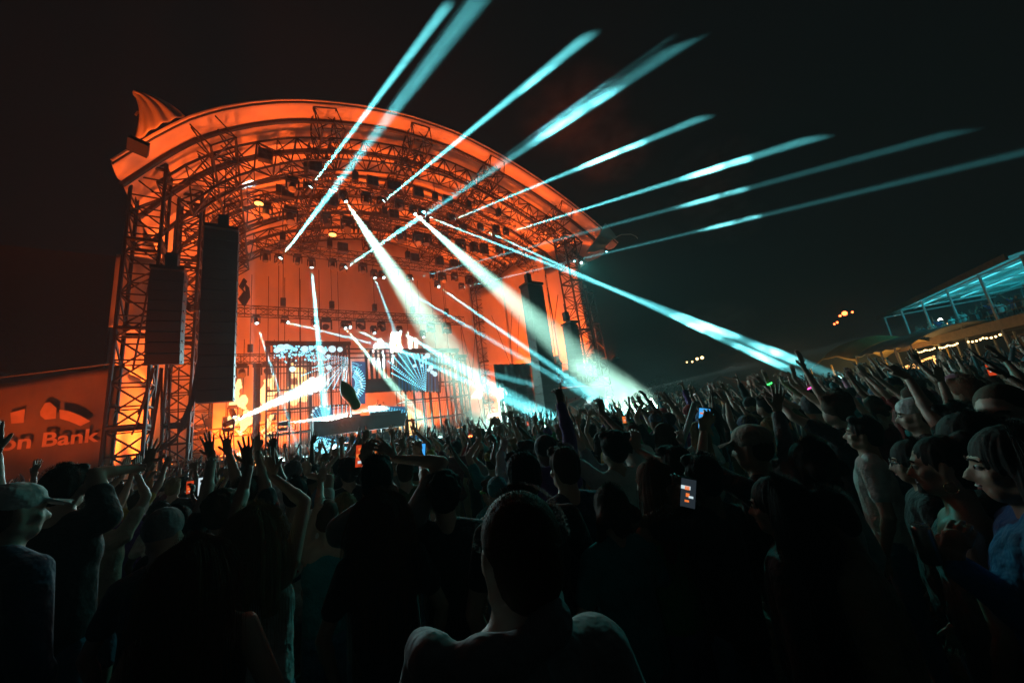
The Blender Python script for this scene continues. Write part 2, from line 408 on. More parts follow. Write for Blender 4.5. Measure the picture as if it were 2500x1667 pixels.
part(t, 'printed_shape', flag([(147, 1000), (168, 1003), (195, 1013), (222, 1028), (198, 1040), (170, 1028), (148, 1022)]), M['print_'])
part(t, 'printed_shape', flag([(28, 1008), (64, 998), (60, 1032), (30, 1034)]), M['print_'])
part(t, 'rope', MB().poly([W(-9.6, .4, 5.2), W(-5, .4, 5.0), W(-.3, .4, 5.75)], .03, 5), M['cable'])
solo('black_container', MB().sbox((-10, -2.6, 0), (-1.4, -1.6, 3.05)), M['drape'], 'low black container wall seen through the banner', 'container')

# ---------------------------------------------------------------- speaker arrays
def hoist(t, p, up=2.0):
    h = part(t, 'chain_hoist', MB().box(p + Z * .45, .32, .3, .55, T, N), M['speaker'])
    part(h, 'hook', MB().poly([p + Z * .17, p + Z * .02], .04, 6), M['steel'])
    part(t, 'chain', MB().tube(p + Z * .7, p + Z * (.7 + up), .022, 5), M['steel'])
def array(label, s, d, ztop, zbot, w, nbox, curve, dep=.75, up=2.2, head=0):
    t = thing('line_array_speaker', label, 'speaker', W(s, d, zbot), 'hanging speaker arrays beside the stage')
    hgt = (ztop - zbot) / nbox; c = W(s, d, ztop); ang = 0
    fwd = N
    part(t, 'rigging_frame', MB().box(c + Z * .12, w * 1.02, dep * 1.3, .14, T, fwd), M['steel'])
    hoist(t, c + Z * .2 - fwd * .2, up)
    p = c.copy()
    for i in range(nbox):
        f = (N * cos(ang) - Z * sin(ang)).normalized(); u = (Z * cos(ang) + N * sin(ang)).normalized()
        m = p - u * hgt * .5
        q = part(t, 'cabinet', MB().box(m, w, dep, hgt * .985, T, f, u), M['speaker'])
        part(q, 'grille', MB().box(m + f * (dep / 2 + .012), w * .97, .02, hgt * .9, T, f, u), M['grille'])
        if curve:
            for e in (-1, 1): part(q, 'side_bracket', MB().box(m + T * e * (w / 2 + .015) - u * hgt * .3, .03, dep * .5, .05, T, f, u), M['steel'])
        p = p - u * hgt; ang += curve * (i / nbox) * 2
    return t
array('tall black speaker array hanging nearest the left light cage', 2.5, 2.0, 10.35, 3.95, 1.0, 16, 0.004)
array('shorter curved speaker array hanging beside the left front tower', 1.1, 2.0, 8.5, 5.35, .86, 9, .03, up=1.2)
array('tall dark speaker array on the right, in front of the orange side cloth', 17.3, 2.0, 9.7, 1.9, 1.15, 18, .003, up=3)
array('slim curved speaker column hanging over the viewing platform on the right', 19.75, 2.2, 7.3, 4.05, .62, 10, .02, up=.6)
# cables
def sagline(a, b, sg, n=14): return [V(a).lerp(V(b), i / n) - Z * (sg * 4 * (i / n) * (1 - i / n)) for i in range(n + 1)]
cabs = [((395, 898), (395, 1170), 0, .035), ((375, 898), (340, 1010), .15, .05), ((372, 898), (322, 1060), .3, .03), ((412, 898), (415, 1160), 0, .03), ((395, 898), (365, 1100), .1, .055),
        ((437, 895), (432, 1180), 0, .02), ((372, 650), (325, 900), 0, .03)]
for i, (a, b, sg, r) in enumerate(cabs):
    solo('hanging_cable', MB().poly(sagline(stagept(*a, 1.5), stagept(*b, .5), sg), r, 5), M['cable'], ('thickest slack cable','steep cable','slanting cable','straight middle cable','thick slanting cable','rightmost straight cable','cable crossing the tower')[i] + ' hanging under the shorter left speaker array', 'cable', 'cables under the shorter left speaker array')
for i in range(4):
    pts = [stagept(x, y, 1.6) for x, y in ((496 - i * 2, 850), (488 - i * 3, 905), (475 - i * 3, 975), (455 - i * 4, 1030), (430, 1068 + i * 2), (400, 1090 + i * 2), (365, 1106 + i))]
    solo('looped_cable', MB().poly(pts, .03, 5), M['cable'], ('outermost','second','third','innermost')[i] + ' long speaker cable swooping down from the tall left speaker array', 'cable', 'cables looping from the tall left array')
for i in range(5):
    pts = [stagept(x, y, .3) for x, y in ((452, 730 + i * 5), (465, 745 + i * 4), (485, 738 + i * 5), (500, 715 + i * 5))]
    solo('cable_bundle', MB().poly(pts, .035, 5), M['cable'], ('top','second','middle','fourth','lowest')[i] + ' cable of the bundle slung between the two left speaker arrays', 'cable', 'cable bundle between the two left arrays')
for i in range(3):
    pts = [stagept(x + i * 3, y + i * 3, -3) for x, y in ((596, 680), (585, 700), (597, 712), (583, 730), (590, 742), (603, 720), (600, 695))]
    solo('coiled_cable', MB().poly(pts, .045, 5), M['cable'], ('left','middle','right')[i] + ' loop of thick cable coiled right of the tall left speaker array', 'cable', 'coiled cables right of the tall left array')
for a, b in (((493, 1010), (522, 1120)), ((568, 1010), (572, 1110))):
    solo('tether_rope', MB().poly([stagept(*a, 2), stagept(*b, 2)], .015, 4), M['cable'], ('left' if a[0] < 520 else 'right') + ' thin tether rope below the tall left speaker array', 'rope', 'tether ropes below the tall left array')
for gi, (a, b, d) in enumerate((((1125, 800), (1150, 1075), -9), ((1165, 760), (1140, 1075), -9), ((1120, 770), (1190, 1075), -9), ((1200, 770), (1250, 900), -6), ((1250, 760), (1245, 850), -6), ((1268, 770), (1262, 870), -6),
                  ((1338, 720), (1370, 990), 0), ((1362, 720), (1352, 800), 0))):
    solo('guy_wire', MB().poly([stagept(*a, d), stagept(*b, d)], .03, 4), M['cable'], 'thin dark guy wire over the right orange cloth, ' + ordn(gi), 'wire', 'guy wires in front of the right side cloth')

# ---------------------------------------------------------------- lighting trusses, fixtures and their lamps
def light_truss(d, z, s0, s1, label, n, w=.55, hang=None):
    t = thing('lighting_truss', label, 'truss', W((s0 + s1) / 2, d, z), 'straight lighting trusses inside the stage')
    lattice(t, straight(W(s0, d, z), W(s1, d, z), N * w, Z * w, n), .032, .018, M['alu'])
    k = 6
    for i in range(k):
        s = s0 + (s1 - s0) * (i + .5) / k
        part(t, 'hanging_chain', MB().tube(W(s, d, z + w / 2), W(s, d, min(zs(s) - 1.6, z + 6)), .02, 4), M['steel'])
        c = part(t, 'hoist_motor', MB().box(W(s, d, z + w / 2 + .45), .3, .3, .5, T, N), M['speaker'])
    return t
TR = {'A': (-.5, 15.15), 'B': (-5.0, 13.15), 'C': (-8.0, 10.35)}
light_truss(-.5, 15.65, 4.4, 18.6, 'highest lighting truss of the stage, nearest the crowd', 26)
light_truss(-2.7, 15.3, 3.0, 20, 'second lighting truss crammed with dark fixtures', 30)
light_truss(-5.0, 13.7, 3.4, 18.5, 'lighting truss in the middle depth of the stage roof', 28)
light_truss(-8.0, 10.65, .5, 17.6, 'lowest lighting truss hanging in front of the back wall', 30)
light_truss(-10.6, 8.2, .6, 6.4, 'small dim truss near the back wall left of the light cage', 12)
light_truss(-10.8, 3.6, .6, 5.6, 'short low truss standing at the back left of the stage', 10)

def moving_head_proto():
    t = link('moving_head_light', None, None, (0, 0, 0))
    # hangs below its origin
    b = MB().box((0, 0, -.07), .36, .26, .13); part(t, 'base', b, M['fixture'])
    y = MB().box((.2, 0, -.3), .05, .14, .42).box((-.2, 0, -.3), .05, .14, .42).box((0, 0, -.15), .44, .14, .05); part(t, 'yoke', y, M['fixture'])
    hd = link('head', MB().tube((0, 0, -.22), (0, 0, .2), .13, 12, .11).mesh('head', M['fixture']), t, (0, 0, -.38))
    l = link('lens', MB().tube((0, 0, -.228), (0, 0, -.222), .095, 12).mesh('lens', M['fixture']), hd)
    return t
proto = moving_head_proto()
def moving_head(p, label, group, aim=None, lit=False, scale=1.0, flip=False, up=False):
    t = copytree(proto, None, p)
    t['label'] = label; t['category'] = 'stage light'; t['group'] = group
    t.rotation_euler = (0 if not up else pi, 0, YAW)
    t.scale = (scale,) * 3
    hd = [c for c in t.children if c.name.startswith('head')][0]
    if aim is not None:
        c = V(p) + (Z if up else -Z) * .38 * scale
        dr = (V(aim) - c).normalized()
        # parent rotation removed to get the head's own rotation
        R_ = t.rotation_euler.to_matrix().to_4x4().inverted()
        q = (R_.to_3x3() @ dr).to_track_quat('-Z', 'Y'); hd.rotation_euler = q.to_euler()
        if lit:
            ln = hd.children[0]; me = ln.data.copy(); me.materials[0] = M['beamlens']; ln.data = me
        return t, c, dr
    return t
TEAL = (.20, .93, 1)
LIT, RAYS = [], []
def clear(p, r):
    for c, dr in RAYS:
        v = V(p) - c; k = max(0, v.dot(dr))
        if (v - dr * k).length < r: return False
    return True
def beam(src, d, dst, e, size=2.0, col=TEAL, blend=1.0, d2=None, dist=None, ztop=None, up=False, lab=None, grp='lit beam lights on the stage trusses', rs=.05):
    """src: lamp at (x, y) on stage plane d; dst: aimed at (x, y) on plane d2 of the stage, or at a distance"""
    if ztop: q_ = at(*dst, 1.0); dist = (ztop - EYE.z) / (q_.z - EYE.z)
    Pt = stagept(*src, d); LIT.append(Pt); Q = stagept(*dst, d2) if d2 is not None else at(*dst, dist)
    t, c, dr = moving_head(Pt + (Z * .38 if not up else -Z * .38), lab, grp, Q, True, up=up)
    RAYS.append((c, dr))
    l = bpy.data.lights.new('beam_lamp', 'SPOT'); l.energy = e * BEAM; l.spot_size = rad(size); l.spot_blend = blend; l.color = col; l.shadow_soft_size = rs
    o = bpy.data.objects.new('beam_lamp', l); COL.objects.link(o)
    o.location = c + dr * .26; o.rotation_euler = dr.to_track_quat('-Z', 'Y').to_euler()
    return t
K = 1e6
A_, B_, C_ = -.5, -5.0, -8.0
UP = [  # rising beams: each clears the roof edge at the point where it crosses it
    ((752, 465), A_, (905, 262), dict(d2=3.1), 2.4, 3.0, 'leftmost lit beam light on the highest truss, beam rising out of the top'),
    ((680, 637), B_, (950, 285), dict(d2=3.0), 3.2, 3.6, 'leftmost lit beam light on the middle truss, its wide pale beam rising steeply'),
    ((930, 497), A_, (1130, 335), dict(d2=3.55), 3.0, 2.8, 'beam light on the highest truss throwing a long narrow teal beam up'),
    ((838, 658), B_, (1225, 395), dict(d2=3.4), 4.2, 3.0, 'middle truss beam light with a broad beam rising over the roof edge'),
    ((1103, 538), A_, (1335, 443), dict(d2=2.9), 3.4, 2.0, 'beam light right of centre on the highest truss, beam rising to the right'),
    ((1235, 570), A_, (1432, 509), dict(d2=2.5), 3.8, 1.9, 'rightmost lit beam light on the highest truss'),
    ((1000, 683), B_, (1470, 556), dict(d2=2.3), 1.9, 1.15, 'middle truss beam light with a shallow beam over the right tower'),
    ((1127, 703), B_, (1470, 620), dict(d2=.7), 2.1, 1.25, 'rightmost lit beam light on the middle truss'),
]
DOWN = [
    ((838, 483), A_, (1085, 850), dict(d2=-1.0), .13, 14, 'beam light with a very wide pale cone falling over the right light cage'),
    ((1008, 518), A_, (1240, 725), dict(d2=3.6), .17, 8.5, 'beam light with a wide cone aimed at the tall right speaker array'),
    ((1030, 524), A_, (1545, 725), dict(dist=27), 1.5, 1.7, 'beam light throwing a narrow beam down over the viewing platform'),
    ((1173, 559), A_, (1560, 735), dict(dist=29), 1.5, 1.7, 'beam light on the highest truss, narrow beam falling to the far right'),
    ((760, 645), B_, (778, 838), dict(d2=-5.1), .6, 4.0, 'beam light on the middle truss shining almost straight down'),
    ((913, 672), B_, (990, 880), dict(d2=-3.5), .09, 4.0, 'middle truss beam light aimed down at the right light cage'),
    ((932, 675), B_, (1345, 915), dict(d2=4), .6, 1.6, 'middle truss beam light with a thin beam down to the right'),
    ((1068, 698), B_, (1350, 895), dict(d2=4.8), .7, 1.6, 'middle truss beam light nearest the back right tower'),
    ((695, 785), C_, (1010, 865), dict(d2=-3.6), .6, 1.8, 'lowest truss beam light with a shallow beam across the stage'),
    ((840, 797), C_, (1000, 990), dict(d2=-3), .16, 5.0, 'lowest truss beam light with a wide cone over the booth'),
    ((851, 797), C_, (1395, 1050), dict(d2=6), .8, 1.8, 'lowest truss beam light with a narrow beam to the front right'),
    ((975, 808), C_, (1390, 1055), dict(d2=6), .30, 4.0, 'lowest truss beam light throwing the brightest beam to the right'),
    ((625, 783), C_, (665, 905), dict(d2=-6.2), .35, 2.0, 'leftmost lit beam light on the lowest truss'),
    ((912, 808), C_, (935, 860), dict(d2=-7), .2, 1.8, 'lowest truss beam light with a short stub of beam over the booth'),
    ((1032, 818), C_, (1052, 862), dict(d2=-7), .2, 1.8, 'rightmost lit beam light on the lowest truss'),
    ((768, 790), C_, (786, 838), dict(d2=-7), .2, 1.8, 'lowest truss beam light with a short beam over the left cage'),
]
LOW = [
    ((558, 1033), -2.5, (790, 930), dict(d2=-6.5), 1.5, 11, 'low beam light left of the cage with the whitest beam across it'),
    ((690, 1034), -3.6, (905, 1006), dict(d2=-5.8), .8, 9, 'low beam light inside the left light cage'),
    ((562, 1105), -1.5, (790, 1135), dict(d2=-5.0), .8, 9, 'floor level beam light at the left of the stage'),
    ((568, 1008), -4.5, (603, 1095), dict(d2=-4.0), .15, 3, 'low beam light pointing down beside the left cage'),
    ((624, 1118), -4.5, (622, 1040), dict(d2=-4.4), .12, 3, 'floor beam light pointing straight up beside the left cage'),
    ((660, 1085), -3.5, (800, 1092), dict(d2=-5.5), .25, 5, 'floor beam light in front of the left cage'),
    ((1290, 1015), -1, (1420, 985), dict(d2=-.6), .3, 6, 'low beam light under the viewing platform'),
]
for (src, d, dst, kw, e, size, lab) in UP: beam(src, d, dst, e * K * .20, size, lab=lab, **kw)
for (src, d, dst, kw, e, size, lab) in DOWN: beam(src, d, dst, e * K * .8, size, lab=lab, col=(.55, 1, .80) if size > 4.5 else TEAL, **kw)
beam((1418, 640), 1.4, (1650, 930), .0011 * K * .1, 50, lab='wide teal flood added for haze glow, high on the right front tower', col=(.12, .95, .85), d2=12)  # added flood, gives the air right of the stage a teal glow
for (src, d, dst, kw, e, size, lab) in LOW: beam(src, d, dst, e * K * .12, size, lab=lab, col=(.7, 1, .95), up=src[0] != 568, grp='lit beam lights standing low on the stage', **kw)
# unlit fixtures that fill the trusses
def row(d, z, s0, s1, n, lab, grp, sc_=1.0):
    cnt = 0
    for i in range(n):
        s = s0 + (s1 - s0) * (i + rnd.uniform(.2, .8)) / n
        if not clear(W(s, d, z - .6), .62) or not clear(W(s, d, z - .9), .5): continue
        aim = W(s + rnd.uniform(-2, 2), d + rnd.uniform(2, 9), rnd.uniform(2, 8))
        cnt += 1; moving_head(W(s, d + rnd.uniform(-.2, .2), z - .28), lab + ', ' + ordn(cnt - 1), grp, aim, False, sc_ * rnd.uniform(.9, 1.25))
row(-.5, 15.65, 4.6, 18.4, 16, 'dark unlit moving light on the highest truss', 'unlit lights on the highest truss', 1.3)
row(-2.7, 15.3, 3.2, 19.8, 16, 'dark unlit moving light on the second truss', 'unlit lights on the second truss', 1.4)
row(-5.0, 13.7, 3.6, 18.3, 18, 'dark unlit moving light on the middle truss', 'unlit lights on the middle truss', 1.2)
row(-8.0, 10.65, 1.0, 17.0, 12, 'dark unlit moving light hanging on the lowest truss', 'unlit lights on the lowest truss', 1.35)
row(-10.6, 8.2, .9, 6, 4, 'unlit light on the small dim back truss', 'unlit lights on the small back truss', 1.3)
for o in list(proto.children_recursive) + [proto]: bpy.data.objects.remove(o)
# truss-mounted blinder and strobe boxes
for i in range(16):
    s = 4 + i * .95 + rnd.uniform(-.2, .2); d, z = rnd.choice(((-.5, 15.65), (-2.7, 15.3), (-5.0, 13.7)))
    if not clear(W(s, d + .4, z + .35), .6): continue
    t = thing('blinder_light', 'square black blinder lamp box on a roof truss, ' + ordn(i), 'stage light', W(s, d + .4, z + .1), 'blinder boxes on the roof trusses')
    part(t, 'housing', MB().box(W(s, d + .4, z + .35), .6, .3, .6, T, N), M['fixture'])
    for a in (-.15, .15):
        for b in (-.15, .15): part(t, 'reflector', MB().tube(W(s + a, d + .56, z + .35 + b), W(s + a, d + .575, z + .35 + b), .12, 10), M['speaker'])

# orange wash lamps (the colour of the whole house)
ORANGE = (1, .112, .010)
def wash(p, q, e, size, label, spread=150, fix=True):
    p = V(p); q = V(q); dr = (q - p).normalized()
    if fix:
        t = thing('wash_light', label, 'stage light', p, 'orange wash lights of the stage')
        u = dr.orthogonal().normalized(); w = dr.cross(u)
        part(t, 'housing', MB().box(p - dr * .12, .5, .5, .18, u, w, dr), M['fixture'])
        part(t, 'lens', MB().tube(p - dr * .02, p - dr * .012, .2, 12), M['warmlens'])
    l = bpy.data.lights.new('wash_lamp', 'AREA'); l.shape = 'DISK'; l.size = size; l.energy = e * .38; l.color = ORANGE; l.spread = rad(spread)
    o = bpy.data.objects.new('wash_lamp', l); COL.objects.link(o); o.location = p + dr * .02; o.rotation_euler = dr.to_track_quat('-Z', 'Y').to_euler()
for i, (p, q, e, sz) in enumerate([
    (W(1.5, -9.8, 1.9), W(2.2, -12, 6), 1500, .6), (W(4.5, -9.6, 1.9), W(4.5, -12, 6), 1300, .6), (W(10, -9.6, 1.9), W(10, -12, 6), 600, .6), (W(15.5, -9.6, 1.9), W(16, -12, 6), 800, .6),
    (W(19.2, -8.8, 1.9), W(21.4, -10.5, 6), 700, .6), (W(.6, -5.5, 1.9), W(-1.3, -7, 7), 1500, .6), (W(.3, -2.8, 1.9), W(-1.3, -4, 7), 900, .5),
    (W(20.4, -5, 3.2), W(23, -6, 9), 1100, .6), (W(21.3, -1.4, 5.4), W(24, -2, 9), 450, .5), (W(25.2, .6, 5.4), W(25.4, -1.5, 8.5), 120, .4),
    (W(2.5, -3.2, 2.0), W(4, -3, 17), 3600, .8), (W(7.5, -3.0, 2.0), W(8, -3, 18), 1500, .8), (W(14, -3.0, 2.0), W(14, -3, 18), 1700, .8), (W(19.5, -3.0, 2.0), W(20, -2, 18), 3000, .8),
    (W(3, -1.2, 1.9), W(2.0, 0, 15), 900, .6), (W(19.8, -.8, 1.9), W(23, .2, 15.5), 1300, .6),
    (W(-1.7, 3.4, .6), W(.0, 1.6, 16.2), 600, .5), (W(-6.5, 4.6, .5), W(-4, .4, 5.0), 75, .5), (W(3.6, .5, 1.75), at(560, 1330, 2.0), 260, .4), (W(.35, 3.3, 12.6), W(.9, 1.9, 16.0), 90, .3),  # added washes: brighten roof wing, banner front and roof corner, rim-light the crowd
]):
    wash(p, q, e, sz, 'orange wash light' + (', aimed at the back wall' if i < 4 else ', aimed at a side cloth' if i < 10 else ', aimed at the roof or the front') + ', ' + (ordn(i) if i < 14 else ('above the light cages', 'above the right wing', 'added to light the roof wing', 'added to front-light the banner', 'added as crowd rim light', 'added to brighten the roof corner', 'at the front edge', 'near the roof corner')[(i - 14) % 8]), 105)

# ================================================================ LIGHT CAGES, SCREENS, BOOTH
def cage(s0, s1, d0, d1, z0, z1, label, ns, rails, bars=3):
    t = thing('light_cage', label, 'light cage', W((s0 + s1) / 2, (d0 + d1) / 2, 1.6), 'scaffold cages carrying the light strips')
    # posts
    for i in range(ns + 1):
        s = s0 + (s1 - s0) * i / ns
        part(t, 'post', MB().sbox((s - .05, d0 - .05, z0), (s + .05, d0 + .05, z1)), M['steel'])
    for dd in (d1, (d0 + d1) / 2):
        for i in (0, ns / 2, ns):
            s = s0 + (s1 - s0) * i / ns; part(t, 'post', MB().tube(W(s, dd, z0), W(s, dd, z1), .035, 5), M['steel'])
    for z in rails:
        part(t, 'rail', MB().sbox((s0, d0 + .06, z - .05), (s1, d0 + .13, z + .05)), M['steel'])
        part(t, 'rail', MB().tube(W(s0, d1, z), W(s1, d1, z), .03, 5), M['steel'])
        for e in (s0, s1): part(t, 'side_rail', MB().tube(W(e, d0, z), W(e, d1, z), .03, 5), M['steel'])
    # thin bars between the posts
    for i in range(ns):
        for b in range(1, bars + 1):
            s = s0 + (s1 - s0) * (i + b / (bars + 1)) / ns
            part(t, 'thin_bar', MB().tube(W(s, d0 - .12, z0), W(s, d0 - .12, z1), .014, 4), M['steel'])
    x = MB()
    for za, zb in zip(rails, rails[1:]):
        x.tube(W(s0, d0, za), W(s0, d1, zb), .02, 4); x.tube(W(s1, d1, za), W(s1, d0, zb), .02, 4)
    part(t, 'bracing', x, M['steel'])
    part(t, 'top_beam', MB().sbox((s0 - .1, d0 - .1, z1), (s1 + .1, d0 + .14, z1 + .22)), M['steel'])
    return t
sa, za = onstage(652, 838, -6); sb, zb = onstage(852, 850, -6)
cg1 = cage(sa, sb, -6.0, -8.0, 1.6, 8.0, 'left light cage of black scaffold bars with cyan dot patterns', 8, (2.95, 4.25, 5.35, 6.7, 8.0))
sc_, zc = onstage(983, 870, -6); sd_, zd = onstage(1112, 876, -6)
cg2 = cage(sc_, sd_ + .2, -6.0, -8.0, 1.6, 7.55, 'right light cage of black scaffold bars with a cyan fan of dots', 7, (2.9, 4.2, 5.3, 6.6, 7.5), 4)
for cgx, s0, s1, z1 in ((cg1, sa, sb, 10.0), (cg2, sc_, sd_, 9.9)):
    for i in range(4):
        s = s0 + (s1 - s0) * (i + .5) / 4; part(cgx, 'hanging_cable', MB().tube(W(s, -6, z1 - 2.2 if cgx is cg1 else 7.7), W(s, -6, 13), .02, 4), M['steel'])
# side frame left of the left cage
cage(onstage(622, 880, -7.4)[0], sa - .35, -7.4, -8.6, 1.6, 7.0, 'narrow bare scaffold frame standing left of the left light cage', 2, (3, 4.4, 5.8, 7.0), 1)
cage(sd_ + .35, sd_ + 1.1, -6.6, -8.2, 1.6, 7.2, 'narrow scaffold frame closing the right light cage', 2, (3, 4.3, 5.6, 7.0), 3)

DSC = -5.78
def dot(mb, x, y, r, d=DSC, n=7):
    s, z = onstage(x, y, d); R_ = r * (.0245 if r < 5 else .018)
    k = len(mb.v); mb.v += [tuple(W(s + R_ * cos(2 * pi * j / n), d, z + R_ * sin(2 * pi * j / n))) for j in range(n)]
    mb.v += [tuple(W(s + R_ * cos(2 * pi * j / n), d - .015, z + R_ * sin(2 * pi * j / n))) for j in range(n)]
    mb.f.append(tuple(range(k, k + n)))
    for j in range(n): mb.f.append((k + j, k + n + j, k + n + (j + 1) % n, k + (j + 1) % n))
def line(mb, a, b, n, r0, r1):
    for i in range(n):
        u = (i + .5) / n; dot(mb, a[0] + (b[0] - a[0]) * u, a[1] + (b[1] - a[1]) * u, r0 + (r1 - r0) * u, n=6)
def pxquad(mb, x0, y0, x1, y1, d):
    q = [stagept(x, y, d) for x, y in ((x0, y1), (x1, y1 + (x1 - x0) * .03), (x1, y0 + (x1 - x0) * .03), (x0, y0))]
    mb.add(q + [p - N * .02 for p in q], [(0, 1, 2, 3), (4, 7, 6, 5), (0, 4, 5, 1), (1, 5, 6, 2), (2, 6, 7, 3), (3, 7, 4, 0)])
def strips(t, x0, y0, x1, y1, step, w, d=DSC - .05, mt=None, name='led_strip'):
    x = x0
    while x < x1:
        mb = MB(); pxquad(mb, x, y0 + (x - x0) * .03, x + w, y1 + (x - x0) * .03, d); part(t, name, mb, mt or M['strip']); x += step
rr = random.Random(3)
def screen(label, build, strip=None, blue=None):
    c, w_ = MB(), MB(); build(c, w_)
    ref = c if c.v else w_
    n = len(ref.v); org = V((sum(p[0] for p in ref.v) / n, sum(p[1] for p in ref.v) / n, min(p[2] for p in ref.v)))
    t = thing('led_screen', label, 'led screen', org)
    if strip:
        for a in strip: strips(t, *a)
    if blue:
        for b in blue: mb = MB(); pxquad(mb, *b, DSC - .09); part(t, 'lit_panel', mb, M['ledblue'])
    if c.v: part(t, 'dot_pattern', c, M['led'], kind='stuff')
    if w_.v: part(t, 'lit_discs', w_, M['ledwhite'], kind='stuff')
def s1(c, w_):
    v = (850, 873)
    for e, n in (((734, 918), 22), ((760, 940), 22), ((786, 949), 22), ((797, 952), 20), ((813, 951), 20), ((830, 953), 18), ((843, 950), 16), ((751, 880), 22), ((745, 866), 20), ((762, 898), 20), ((742, 858), 16)): line(c, v, e, n, .7, 1.7)
    for x, y, r in ((686, 849, 12), (676, 855, 9), (700, 846, 9), (744, 852, 11), (782, 851, 11), (790, 858, 9), (811, 852, 12), (760, 850, 7), (830, 853, 9), (714, 901, 9), (750, 936, 8), (803, 897, 9), (802, 870, 7)): dot(w_, x, y, r, n=14)
    for _ in range(150): x = rr.uniform(668, 800); dot(c, x, 845 + rr.random() ** 2 * 40, rr.uniform(.8, 3))
screen('left cage screen with a fan of cyan dots and white discs along its top', s1, strip=[(668, 838, 842, 950, 8, 2.6), (666, 838, 842, 862, 9, 7.5)])
def s2(c, w_):
    v = (855, 935)
    for a in range(-62, 66, 9):
        e = (v[0] + 38 * cos(rad(a)), v[1] + 44 * sin(rad(a))); line(c, (v[0] + 12 * cos(rad(a)), v[1] + 16 * sin(rad(a))), e, 10, 1.1, 1.3)
        dot(w_, v[0] + (24 + (a % 4) * 2) * cos(rad(a)), v[1] + 32 * sin(rad(a)), 2.8, n=10)
    for i in range(8): line(c, (858, 884 + i * 3), (876 + (i % 3) * 4, 890 + ((i * 7) % 5) * 8), 8, .8, .8)
screen('narrow curved screen strip with a half wheel of cyan rays, behind the green balloon', s2, blue=[(859, 882, 892, 985)])
def s3(c, w_):
    v = (1040, 955)
    for e, n in (((955, 895), 24), ((955, 910), 22), ((960, 870), 26), ((972, 862), 26), ((990, 862), 26), ((1006, 863), 24), ((1020, 863), 24), ((1030, 864), 22), ((1040, 868), 20), ((946, 880), 20)): line(c, v, e, n, .9, 2.2)
    for x, y, r in ((960, 869, 6), (1044, 868, 11), (1036, 873, 7), (1052, 897, 10), (1046, 903, 7), (1062, 913, 10), (1055, 908, 8), (1012, 893, 7), (1030, 892, 6)): dot(w_, x, y, r, n=14)
screen('right cage screen with an upward fan of cyan dots and a chain of white discs', s3, strip=[(952, 862, 1078, 955, 8, 5)], blue=[(970, 864, 1070, 952)])
def s4(c, w_):
    v = (798, 1052)
    for e in ((765, 1003), (772, 996), (782, 992), (792, 992), (802, 998), (762, 1012)): line(c, v, e, 14, 1.5, .9); dot(w_, e[0], e[1], 3, n=10)
    for i in range(6): line(c, (805 + i * 10, 1010), (806 + i * 10, 988), 8, .9, 1.1)
    for x, y, r in ((798, 1050, 5), (838, 1018, 3)): dot(w_, x, y, r)
screen('low curved screen left of the booth with a small fan of cyan dots', s4, blue=[(764, 994, 812, 1052)])
def s5(c, w_):
    for i in range(16):
        x = 904 + i * 5.6; y = 992 + (i / 16) ** 2 * 14; line(c, (x + (i - 5) * .7, y - 2), (x, y + 24), 9, 1.0, 1.0); dot(w_, x + (i - 5) * .3, y + 8 + (i % 3) * 2, 2.9, n=10)
    for i in range(7): line(c, (960, 1000 + i * 4), (990, 1010 + i * 4), 9, .8, .8)
screen('curved screen band right of the booth with a row of cyan rays and beads', s5, blue=[(902, 990, 990, 1016)])
def s6(c, w_):
    for _ in range(330): x = 765 + rr.random() ** 1.4 * 110; dot(c, x, 1066 + (x - 765) * .28 + rr.random() * 60, rr.uniform(1.2, 2.7))
    for i in range(7): line(c, (775, 1066 + i * 8), (880, 1088 + i * 14), 24, 1.1, 2.0)
screen('floor screen on the left of the booth packed with cyan dots', s6, strip=[(760, 1062, 872, 1150, 9, 5)], blue=[(764, 1064, 872, 1150)])
def s7(c, w_):
    v = (982, 1150)
    for e in ((984, 1060), (997, 1060), (1012, 1062), (1030, 1068), (1050, 1074), (1068, 1076), (1078, 1084), (1080, 1094), (1084, 1106)): line(c, v, e, 24, .9, 2.0)
    for x, y, r in ((1060, 1068, 7), (1091, 1096, 7), (1052, 1072, 4)): dot(w_, x, y, r, n=14)
screen('floor screen on the right with a fan of cyan dots opening to the right', s7, strip=[(978, 1062, 1090, 1150, 10, 4)], blue=[(980, 1062, 1040, 1150)])
def s8(c, w_):
    for a in range(-30, 34, 7): line(c, (868, 1090), (868 + 36 * cos(rad(a)), 1092 + 30 * sin(rad(a))), 12, .9, 1.1)
    for x, y in ((872, 1092), (880, 1100), (874, 1108), (888, 1082), (876, 1040), (881, 1046), (874, 1050), (872, 1056), (884, 1036), (826, 1033), (852, 1030)): dot(w_, x, y, 3.2, n=10)
screen('small screen under the booth with cyan rays and beads', s8, blue=[(868, 1072, 902, 1118), (868, 1028, 890, 1058)])

# booth
s0, z0 = onstage(765, 1048, -4.8); s1_, _z = onstage(992, 1056, -4.8)
t = thing('dj_booth', 'long dark DJ booth riser in the middle of the stage', 'booth', W((s0 + s1_) / 2, -4.8, 1.6))
part(t, 'riser', MB().sbox((s0, -5.6, 2.55), (s1_, -4.6, 3.35)), M['drape'])
part(t, 'table_top', MB().sbox((s0 + 1.2, -5.5, 3.35), (s1_ - .9, -4.7, 3.42)), M['fixture'])
for a in range(5):
    s = s0 + (s1_ - s0) * a / 4; part(t, 'leg', MB().sbox((s - .06, -5.5, 1.6), (s + .06, -5.4, 2.545)), M['steel'])
for s in (s0 + 1.5, s0 + 2.2, s0 + 3.6):
    part(t, 'mixer_unit', MB().box(W(s, -5.0, 3.49), .5, .4, .12, T, N), M['fixture'])
a0, a1 = onstage(905, 1016, -4.9), onstage(978, 1020, -4.9)
